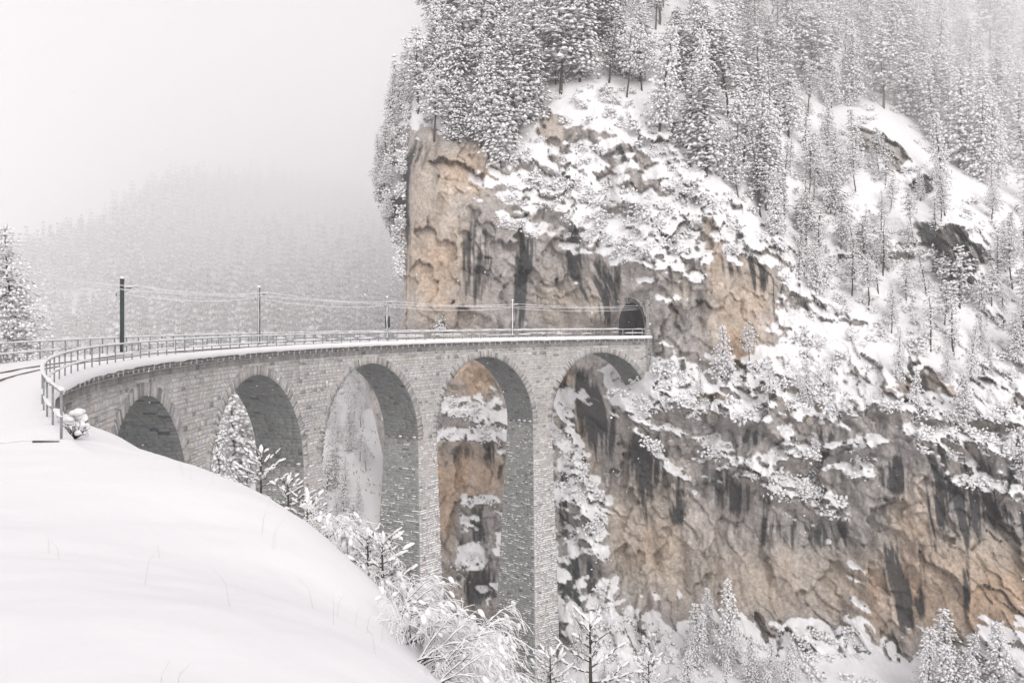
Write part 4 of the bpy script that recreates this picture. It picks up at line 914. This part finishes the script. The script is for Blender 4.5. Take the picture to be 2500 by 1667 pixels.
for k, y in enumerate((170, 195, 215, 235, 252, 270, 285, 300, 315, 330, 343, 356, 370, 384, 398, 412, 426, 440, 455, 470, 486, 503, 522, 545, 580, 620)):   # on the wooded flank behind the cliff's edge
    r = int(np.interp(y*D2, yy, np.arange(NY))); p = skV[r, 1+(k*3) % 5]+np.array([-.9, -2.2, -1.0]); h = (8.0 if y < 300 else 6.6 if y < 480 else 4.5 if y < 560 else 3.0)*random.uniform(.8, 1.2)
    kk_ = ('spruce', 'pine', 'spruce')[k % 3]
    tree(kk_, p, h, ('snowy pine' if kk_ == 'pine' else 'snowy spruce')+' on the steep flank along the left edge of the tan cliff', 'trees on the cliff edge ('+kk_+')')
def on_valley(x, Y):
    Xw = (x*D2-1250)/FPX*Y; return np.array([Xw, Y, float(valley_z(np.array([Xw]), np.array([Y], float))[0])])
for (x, Y, h, k) in ((500,184,19,'spruce'),(530,192,21,'spruce'),(556,198,17,'spruce'),(480,196,20,'spruce'),(572,206,18,'spruce'),(515,212,21,'spruce'),(545,220,19,'spruce')):
    tree(k, on_valley(x, Y)-np.array([0, 0, .3]), h, 'tall frosted spruce seen through the second arch', 'spruces through the second arch')
rd = random.Random(5)
for q in range(24):
    x = rd.uniform(735, 850); Y = rd.uniform(166, 235); k = rd.choice(('spruce', 'larch', 'pine', 'young'))
    if x > 815 and rd.random() < .6: x -= 70
    tree(k, on_valley(x, Y)-np.array([0, 0, .3]), rd.uniform(6, 10)*(.5 if k == 'young' else 1), {'spruce': 'snowy spruce on the white slope seen through the third arch', 'larch': 'frosted larch on the white slope seen through the third arch', 'pine': 'snowy pine on the white slope seen through the third arch', 'young': 'young spruce on the white slope seen through the third arch'}[k], 'trees through the third arch ('+k+')')
for q in range(16):
    x = rd.uniform(755, 925); Y = rd.uniform(225, 300); k = rd.choice(('spruce', 'larch', 'pine'))
    tree(k, on_valley(x, Y)-np.array([0, 0, .3]), rd.uniform(7, 11), {'spruce': 'white-laden spruce', 'larch': 'white-laden larch', 'pine': 'white-laden pine'}[k]+' behind the railing around the third mast', 'trees around the third mast ('+k+')')
print('planted', cnt, len(TREES))
# --- the big near spruce at the left margin
cm = conifer(55, 14, 4.0, .03, 'spruce', 1.7, .62); p = np.array([-35.4, 66.0, -7.0])
t = thing('spruce_tree', 'big near spruce heavy with snow at the left margin, behind the far railing', 'spruce', tuple(p)); put('trunk', cm[1], t); put('crown', cm[0], t)
# --- the far wood: some thousands of trees that read as one mass
def low_tree(seed):
    rg = np.random.default_rng(seed); P, Dv, L, Wd, Tk = [], [], [], [], []
    H = 1.0; h = .08
    while h < .97:
        R = .19*(1-h)**.8; nb = 5
        for k in range(nb):
            az = rg.uniform(0, 6.28); d = np.array([math.cos(az), math.sin(az), -.35]); P.append([0, 0, h]); Dv.append(d); L.append(max(.05, R*rg.uniform(.8, 1.35))); Wd.append(.12*(1.1-h)); Tk.append(.05)
        h += .085
    return tufts(np.array(P, float), np.array(Dv), np.array(L), np.array(Wd), np.array(Tk), rg)
LT = [low_tree(q) for q in range(6)]
fw = MB(); rg = np.random.default_rng(77); n = 0; c0 = 0
while n < 5200 and c0 < 60000:
    c0 += 1; x = rg.uniform(-300, 30); y = rg.uniform(265, 800)
    yc = np.interp(x, CREST[:, 0], CREST[:, 1])
    if y > yc+45: continue
    if rg.random() > (300/y)**.9+.12: continue
    u = 1250+FPX*x/y
    if u < -60 or u > 1010: continue
    if 300+.4*(u-200) > y and u > 760 and noise(np.array([x*.05]), np.array([y*.05]))[0] > .1: continue
    z = float(valley_z(np.array([x]), np.array([y]))[0]); h = rg.choice((7, 10, 13, 17, 22))*rg.uniform(.8, 1.2)*(.72 if x/y < -.43 else 1); cl = noise(np.array([x*.06]), np.array([y*.06]), None, 141)[0]
    if rg.random() < .15-cl*1.5-.6*noise(np.array([x*.02]), np.array([y*.008]), None, 142)[0]: continue
    if ((u-668)/30)**2+((HY-FPX*z/y-585)/20)**2 < 1+.5*cl: continue          # clearing
    w = h*rg.uniform(.85, 1.25)
    V, T = LT[n % 6]; a = rg.uniform(0, 6.28); c, s = math.cos(a), math.sin(a)
    V = V*np.array([w, w, h]); V = np.stack([V[:, 0]*c-V[:, 1]*s+x, V[:, 0]*s+V[:, 1]*c+y, V[:, 2]+z-.3], -1); fw.add(V, None, T); n += 1
M['far'] = m_crown('far_wood_crown', (.06, .07, .066), -.55, .25, .25, .9)
fw.build('far_wood', M['far'], kind='stuff')
# --- scrub on the ledges
sel, SPp, SPn = SCRUB; SPp = np.concatenate([SPp, FLANK+np.array([-.3, -.6, 0])]); SPn = np.concatenate([SPn, np.tile([-.6, -.6, .4], (len(FLANK), 1))]); rg = np.random.default_rng(91); m = 20; nn = len(SPp)
P = np.repeat(SPp, m, 0)+rg.normal(0, .55, (nn*m, 3))*np.array([1, .6, .6]); D_ = np.repeat(SPn, m, 0)*.7+rg.normal(0, .6, (nn*m, 3))+np.array([0, -.15, .15])
sc = np.repeat(rg.uniform(.6, 1.5, nn), m); b = MB(); v, t_ = tufts(P, D_, .62*sc*rg.uniform(.6, 1.2, nn*m), .44*sc, .25*sc, rg); b.add(v, None, t_); b.build('ledge_scrub', M['bush'], kind='stuff')
# --- frosted scrub over the white slope beyond the arches
rg = np.random.default_rng(95); nn = 420; xs = rg.uniform(-70, -22, nn); ys = rg.uniform(150, 250, nn); zs = valley_z(xs, ys); m = 5
P = np.repeat(np.stack([xs, ys, zs], -1), m, 0)+rg.normal(0, .5, (nn*m, 3)); D_ = rg.normal(0, .6, (nn*m, 3))+np.array([0, -.2, .7]); sc = np.repeat(rg.uniform(.3, 1.1, nn), m)
b = MB(); v, t_ = tufts(P, D_, 1.0*sc, .35*sc, .2*sc, rg); b.add(v, None, t_); b.build('slope_scrub', M['frost'], kind='stuff')
# ================================================================== NEAR BANK: shrubs, little pines, stalks
def bank_at(x, y):
    return float(bank_z(np.array([float(x)]), np.array([float(y)]))[0])
def on_bank(x, Y): X_ = (x*D2-1250)/FPX*Y; return np.array([X_, Y, bank_at(X_, Y)])
def lump(b, c, ax, d, rg, sub=ICO2):
    """a heap of snow: c centre, ax half sizes (along d, across, up), d direction"""
    v, f = sub; d = np.array(d, float); d /= np.linalg.norm(d); a = np.cross(d, [0, 0, 1.0]); 
    if np.linalg.norm(a) < .1: a = np.array([1.0, 0, 0])
    a /= np.linalg.norm(a); u = np.cross(a, d)
    o = rg.uniform(0, 50, 3); n = 1+.22*noise(v[:, 0]*1.6+o[0], v[:, 1]*1.6+o[1], v[:, 2]*1.6+o[2], 5)+.08*noise(v[:, 0]*4+o[0], v[:, 1]*4, v[:, 2]*4+o[2], 6)
    w = v*n[:, None]; w[:, 2] = np.where(w[:, 2] < 0, w[:, 2]*.55, w[:, 2])
    b.add(np.array(c)+w[:, :1]*ax[0]*d+w[:, 1:2]*ax[1]*a+w[:, 2:]*ax[2]*u, None, f)
def bare_shrub(seed, size, nst, lean=(0.5, 0, 0), spread=.8):
    """bare twigs, each carrying a ridge of snow"""
    rg = np.random.default_rng(seed); tw, sn = MB(), MB()
    def go(p, d, L, r, lv):
        k = 7; pts = [p]; d = d/np.linalg.norm(d)
        for i in range(k):
            d = d+rg.normal(0, .10, 3)+np.array([lean[0], lean[1], 0])*.05-np.array([0, 0, .075*(1+lv*.3)]); d /= np.linalg.norm(d); pts.append(pts[-1]+d*L/k)
        pts = np.array(pts); rr = r*(1-.75*np.linspace(0, 1, k+1)); tw.tube(pts, rr, 5 if lv == 0 else 4)
        hz_ = np.clip(1-abs(d[2])*.7, .25, 1)
        sr = (.008+.012*rg.random()+.004*(2-lv))*hz_*(.7+.5*noise(np.arange(k+1)*1.1+seed*3+L*9, np.arange(k+1)*0.+lv, None, 7)); sr[0] *= .4; sr[-1] *= .55
        if rg.random() < .92: sn.tube(pts+np.array([0, 0, 1.0])*(rr+sr*.62)[:, None], np.clip(sr, .006, .1), 7, flat=.85)
        if rg.random() < .10 and lv > 0:
            q = rg.integers(2, k+1); s_ = rg.uniform(.03, .06); lump(sn, pts[q]+[0, 0, s_*.5], (s_*1.7, s_, s_*.9), d, rg, ICO1)
        if lv < 3:
            for q in range((5, 4, 3)[lv]):
                i = rg.integers(1+(lv == 0), k+1); a = rg.normal(0, 1, 3); a[2] = a[2]*.4+.15; go(pts[i], d*.85+a*spread*.62, L*rg.uniform(.45, .75), r*.5, lv+1)
    for s_ in range(nst):
        az = rg.uniform(0, 6.28); go(np.array([rg.normal(0, .12)*size, rg.normal(0, .12)*size, -.1]), np.array([math.cos(az)*.55+lean[0], math.sin(az)*.55+lean[1], rg.uniform(.35, .9)]), size*rg.uniform(.75, 1.2), .011*size+.004, 0)
    return tw.mesh('twigs', M['twig'], True), sn.mesh('snow', M['snow_fine'], True)
def snow_pine(seed, H, nb, Lb, low=.15, fat=1.0):
    """small pine whose shoots are fingers of snow over dark needles"""
    rg = np.random.default_rng(seed); tw, sn, nd = MB(), MB(), MB()
    tw.tube([(0, 0, -.3), (.01, 0, H*.5), (0, .02, H)], [.012*H+.018, .009*H+.014, .010], 7)
    def finger(p, d, L, w):
        lump(sn, p+d*L*.5+np.array([0, 0, w*.25]), (L*.62, w, w*.95), d, rg)
        for q in range(26):
            dd = d+rg.normal(0, .6, 3)-np.array([0, 0, .35]); dd /= np.linalg.norm(dd); o = p+d*L*rg.uniform(.0, .95); a = np.cross(dd, [.3, .4, .8]); a /= np.linalg.norm(a)
            nd.add([o-a*.006, o+a*.006, o+dd*rg.uniform(.08, .15)*fat**.5], None, [(0, 1, 2)])
    for k in range(nb):
        f = (k+.5)/nb; h = H*(low+(1-low)*f); az = k*2.4+rg.normal(0, .3); L = Lb*(1-.72*f)*rg.uniform(.8, 1.15)
        d = np.array([math.cos(az), math.sin(az), .12+.5*f]); d /= np.linalg.norm(d); p0 = np.array([0, 0, h]); pts = [p0+d*L*x+np.array([0, 0, .22*L*x*x]) for x in (0, .35, .7, 1)]
        tw.tube(pts, [.012, .010, .008, .005], 5)
        m = max(2, int(L/.12))
        for q in range(m):
            x = .25+.75*q/(m-1) if m > 1 else 1; p = p0+d*L*x+np.array([0, 0, .22*L*x*x]); sd = np.array([-d[1], d[0], 0])*rg.choice((-1, 1))*rg.uniform(.3, 1.0)*(q < m-1)
            dd = d*.9+sd+np.array([0, 0, rg.uniform(-.05, .55)]); dd /= np.linalg.norm(dd); finger(p, dd, rg.uniform(.10, .24)*fat, rg.uniform(.022, .048)*fat)
    finger(np.array([0, 0, H-.05]), np.array([.05, 0, 1.0]), .2*fat, .055*fat)
    return tw.mesh('branches', M['bark'], True), sn.mesh('snow', M['snow_fine'], True), nd.mesh('needles', M['needles'])
SH = [bare_shrub(s, z, n, l) for s, z, n, l in ((201, .75, 6, (.55, -.1, 0)), (202, .95, 6, (.7, 0, 0)), (203, .6, 5, (.3, .1, 0)), (204, .85, 7, (.8, -.3, 0)), (205, .7, 5, (.15, 0, 0)))]
PN = [snow_pine(301, 1.15, 13, .75), snow_pine(302, .8, 11, .65), snow_pine(303, 3.25, 15, .8, .62, .85), snow_pine(304, 2.0, 16, .9, .3, 1.2)]
def shrub(i, p, sc, rz, label, group=None):
    t = thing('snowy_shrub', label, 'shrub', tuple(p), group); t.scale = (sc,)*3; t.rotation_euler = (0, 0, rz); put('twigs', SH[i][0], t); put('snow', SH[i][1], t, kind='stuff')
def spine(i, p, sc, rz, label, group=None):
    t = thing('dwarf_pine', label, 'dwarf pine', tuple(p), group); t.scale = (sc,)*3; t.rotation_euler = (0, 0, rz); put('branches', PN[i][0], t); put('snow', PN[i][1], t, kind='stuff'); put('needles', PN[i][2], t, kind='stuff')
spine(0, px2w(592*D2, 1118*D2, 25)+np.array([0, .3, -.25]), 1.0, .4, 'small upright pine with fat snow fingers on the bank edge before the second arch')
spine(1, px2w(655*D2, 1165*D2, 22.5)+np.array([0, .3, -.2]), .95, 1.4, 'low snow-heaped dwarf pine next down the bank edge from the upright one')
spine(1, px2w(700*D2, 1200*D2, 21.5)+np.array([0, .3, -.25]), .95, 3.0, 'low snow-heaped dwarf pine on the bank edge in front of the second pier')
spine(1, px2w(560*D2, 1112*D2, 25.5)+np.array([0, .3, -.3]), .8, 5.0, 'flat snow-covered dwarf pine just left of the upright one')
spine(0, px2w(870*D2, 1345*D2, 16)+np.array([0, .5, -.45]), .95, 2.0, 'snow-heaped dwarf pine leaning before the third pier')
spine(1, px2w(835*D2, 1290*D2, 17.5)+np.array([0, .5, -.35]), .9, .8, 'snow-heaped dwarf pine among bare shrubs left of the third pier')
spine(2, on_bank(1357, 15.5)*np.array([1, 1, 0])+np.array([0, 0, -8.15]), 1.0, .9, 'young pine with snowballs on its whorls, bare stem at the bottom edge')
spine(3, px2w(1265*D2, 1660*D2, 15), .55, 2.2, 'snow-bowed pine at the bottom edge before the foot of the tallest pier')
spine(3, px2w(1490*D2, 1650*D2, 17), .55, .2, 'snow-bowed pine at the bottom edge right of the young bare-stemmed pine')
rr_ = random.Random(12)
for (x, y, Y, i, sc, zone) in ((745,1215,20,2,1.0,0),(775,1232,19.5,0,.95,0),(800,1270,18.5,2,1.0,0),(815,1255,21,4,1.0,0),(850,1318,16.8,0,1.0,0),(905,1370,15,1,.9,1),(925,1400,14,0,.95,1),(945,1425,13,2,1.1,1),(950,1400,15.5,4,1.2,1),
    (970,1470,12,1,.85,2),(985,1500,11.2,3,.8,2),(1010,1480,12.8,3,.95,2),(1000,1530,10.4,1,.7,2),(1060,1500,13.5,1,1.0,2),(1035,1570,10.2,3,.75,2),(1090,1540,13,3,1.0,2),(1120,1500,15,0,1.2,2),(1130,1590,12.5,1,.95,2),(1180,1570,14,3,.95,2),(1060,1600,10.5,1,.7,2),(1210,1620,13,0,1.0,2),(1080,1430,17,4,1.3,2),(1040,1420,16,0,1.0,2),(1160,1640,12,2,1.0,2)):
    lab = ('bare shrub under snow on the bank edge left of the third pier', 'bare shrub under snow on the bank edge in front of the third pier', 'bare twiggy shrub bowed by snow at the bank edge, lower centre')[zone]
    k_ = 1 if x < 900 else .85 if x < 1020 else .55
    shrub(i, px2w(x*D2, (y+(0 if x < 900 else 25 if x < 1020 else 40))*D2, Y)+np.array([0, .2, -.15]), sc*k_, rr_.uniform(-.5, .5), lab, ('shrubs left of the third pier', 'shrubs before the third pier', 'shrubs at the lower centre')[zone])
# snow-heaped bush by the end post of the near railing
rg = np.random.default_rng(400); sn, tw = MB(), MB()
for q in range(26):
    a = rg.uniform(0, 6.28); h = rg.uniform(.1, .68); r = .30*(1-(h/.85)**2)**.5*rg.uniform(.5, 1); s_ = rg.uniform(.075, .13); lump(sn, (math.cos(a)*r, math.sin(a)*r, h), (s_*1.2, s_, s_), (math.cos(a), math.sin(a), .3), rg)
for q in range(60):
    a = rg.uniform(0, 6.28); L = rg.uniform(.2, .42); tw.tube([(0, 0, -.05), (math.cos(a)*L*.6, math.sin(a)*L*.6, rg.uniform(.02, .3)), (math.cos(a)*L, math.sin(a)*L, rg.uniform(.0, .5))], [.012, .008, .004], 4)
t = thing('snowy_shrub', 'rounded bush heaped with snow beside the end post of the near railing', 'shrub', tuple(px2w(182, 1058, 24.5)+np.array([0, 0, -.1])))
sn.build('snow', M['snow_fine'], t, True, kind='stuff'); tw.build('twigs', M['twig'], t, True, kind='stuff')
# added dark strip standing in for the dark gap at the deck's end
b = MB(); b.box(-.28, .28, -.03, .03, -.04, .012); q0 = px2w(112, 1095, 21.0)
o = b.build('gap_strip', m_plain('gap_dark', (.09, .065, .055), .9, .5, 14), loc=(q0[0], q0[1], bank_at(q0[0], q0[1])+.02)); o.rotation_euler = (0, .03, .12); o['label'] = 'dark strip of bare timber showing through the snow beside the end post'; o['category'] = 'dark strip'
# dry stalks poking out of the snow
b = MB(); rg = np.random.default_rng(410)
for (x, y, Y, n, L) in ((620,1300,14,9,.5),(560,1250,17,6,.4),(780,1440,9.5,8,.4),(250,1340,8,5,.35),(130,1250,10,6,.3),(800,1500,8,6,.35),(450,1200,17,3,.4),(215,1520,5.6,3,.2),(880,1480,9.5,6,.4)):
    c = px2w(x*D2, y*D2, Y)
    for q in range(max(2, n//2)):
        xx, y_ = c[0]+rg.normal(0, .35), c[1]+rg.normal(0, .5); z_ = bank_at(xx, y_); a = rg.uniform(0, 6.28); l = L*rg.uniform(.5, 1.1)
        b.tube([(xx, y_, z_-.05), (xx+math.cos(a)*l*.15, y_+math.sin(a)*l*.1, z_+l*.6), (xx+math.cos(a)*l*.5, y_+math.sin(a)*l*.3, z_+l*.95)], [.0014, .0011, .0006], 3)
b.build('dry_stalks', M['grass'], kind='stuff')
# hut in the clearing of the far wood
for Y in np.arange(300, 700, 2.0):
    X_ = (668-1250)/FPX*Y; z_ = float(valley_z(np.array([X_]), np.array([Y]))[0])
    if HY-FPX*z_/Y < 572: break
t = thing('mountain_hut', 'tiny hut with a white roof in the clearing of the far wood', 'hut', (X_, Y, z_))
b = MB(); b.box(-4, 4, -3, 3, -1.5, 3.0); b.build('wall', m_plain('hut_wood', (.16, .13, .11), .9, .3, 2), t)
b = MB(); b.add([(-4.8, -3.9, 2.7), (4.8, -3.9, 2.7), (4.8, 0, 5.4), (-4.8, 0, 5.4), (-4.8, 3.9, 2.7), (4.8, 3.9, 2.7), (-4.8, -3.9, 3.1), (4.8, -3.9, 3.1), (4.8, 0, 5.9), (-4.8, 0, 5.9), (-4.8, 3.9, 3.1), (4.8, 3.9, 3.1)],
    [(6, 7, 8, 9), (9, 8, 11, 10), (0, 3, 2, 1), (3, 4, 5, 2), (0, 1, 7, 6), (5, 4, 10, 11)], [(0, 6, 9), (0, 9, 3), (3, 9, 10), (3, 10, 4), (1, 8, 7), (1, 2, 8), (2, 11, 8), (2, 5, 11)]); b.build('roof', M['snow'], t)
b = MB(); b.box(-.5, .5, -3.06, -2.98, 0, 1.9); b.build('door', M['twig'], t)
# falling snow
rg = np.random.default_rng(420); nn = 2200; Y = rg.uniform(7, 45, nn); u = rg.uniform(0, 2500, nn); v = rg.uniform(0, 1667, nn)
C_ = np.stack([(u-1250)/FPX*Y, Y, (HY-v)/FPX*Y], -1); ok = C_[:, 2] > bank_z(C_[:, 0], C_[:, 1])+.05; C_ = C_[ok]; nn = len(C_)
oc = np.array([(1,0,0),(-1,0,0),(0,1,0),(0,-1,0),(0,0,1),(0,0,-1)], float); of = np.array([(0,2,4),(2,1,4),(1,3,4),(3,0,4),(2,0,5),(1,2,5),(3,1,5),(0,3,5)])
V = C_[:, None]+oc[None]*(rg.uniform(.0035, .010, nn))[:, None, None]*rg.uniform(.6, 1.3, (nn, 1, 3))
put('falling_snow', mesh_np('falling_snow', V.reshape(-1, 3), [(of[None]+np.arange(nn)[:, None, None]*6).reshape(-1, 3)], M['snow']), kind='stuff')
# --- a label of its own for every tree and shrub that shares one: row by row, counted from the left
ORD = 'first second third fourth fifth sixth seventh eighth ninth tenth eleventh twelfth'.split()
PLACE = {'trees above the tan cliff': "on the left cliff top", 'slope wood behind the crest': "behind the white crest", 'upper right wood': "of the upper right wood", 'trees on the open slope': "on the open white slope",
 'trees on the ledges': "on the right cliff's ledges", 'trees at the wall foot by the pier': "right of the tallest pier", 'trees below the broad wall': 'below the broad tan wall', 'trees in the bottom right corner': 'in the bottom right corner', 'trees on the cliff edge': "on the tan cliff's left edge",
 'spruces through the second arch': "through the second arch", 'trees through the third arch': "through the third arch", 'trees around the third mast': "behind the third mast",
 'shrubs left of the third pier': "left of the third pier", 'shrubs before the third pier': "before the third pier", 'shrubs at the lower centre': "at the lower centre"}
bpy.context.view_layer.update(); G = {}
for o in list(SC.objects):
    if o.get('group') and o.get('category') in ('spruce', 'pine', 'larch', 'shrub'): G.setdefault(o['group'], []).append(o)
for g, L in G.items():
    base = g.split(' (')[0]
    if base not in PLACE: continue
    def uv(o): return (1250+FPX*o.location.x/o.location.y, HY-FPX*o.location.z/o.location.y)
    L.sort(key=lambda o: -uv(o)[1]); n = len(L); nrow = max(1, math.ceil(n/10)); per = math.ceil(n/nrow)
    for r in range(nrow):
        row = sorted(L[r*per:(r+1)*per], key=lambda o: uv(o)[0])
        for k, o in enumerate(row):
            kind = o.name.split('.')[0].replace('_tree', '').replace('_', ' ').replace('snowy shrub', 'bare snow-bowed shrub')
            adj = '' if kind.startswith(('bare', 'young')) else ('frosted ' if kind == 'larch' else 'snowy ')
            rown = '' if nrow == 1 else (' in lowest row' if r == 0 else ' in top row' if r == nrow-1 else ' in %s row up' % ORD[r])
            o['label'] = '%s %s%s from left%s %s' % (ORD[k], adj, kind, rown, PLACE[base])
# ================================================================== HAZE
hz = MB(); hz.box(-2300, 2300, -1300, 3300, -92, float(max(PC[..., 2].max()+32, 160)))
hm = bpy.data.materials.new('haze_air'); hm.use_nodes = True; t = hm.node_tree
t.nodes.remove(t.nodes['Principled BSDF'])
pv = t.nodes.new('ShaderNodeVolumePrincipled'); pv.inputs['Color'].default_value = (1, 1, 1, 1); pv.inputs['Density'].default_value = HAZE_DENSITY; pv.inputs['Anisotropy'].default_value = 0.0
t.links.new(pv.outputs[0], t.nodes['Material Output'].inputs['Volume'])
hz.build('haze', hm, kind='stuff')
mb = MB(); mb.box(-1300, 1300, 192, 1150, -88, 145)
mm = bpy.data.materials.new('mist_air'); mm.use_nodes = True; t = mm.node_tree; t.nodes.remove(t.nodes['Principled BSDF'])
pv = t.nodes.new('ShaderNodeVolumePrincipled'); pv.inputs['Color'].default_value = (1, 1, 1, 1); pv.inputs['Density'].default_value = MIST_DENSITY
t.links.new(pv.outputs[0], t.nodes['Material Output'].inputs['Volume'])
mb.build('mist', mm, kind='stuff')
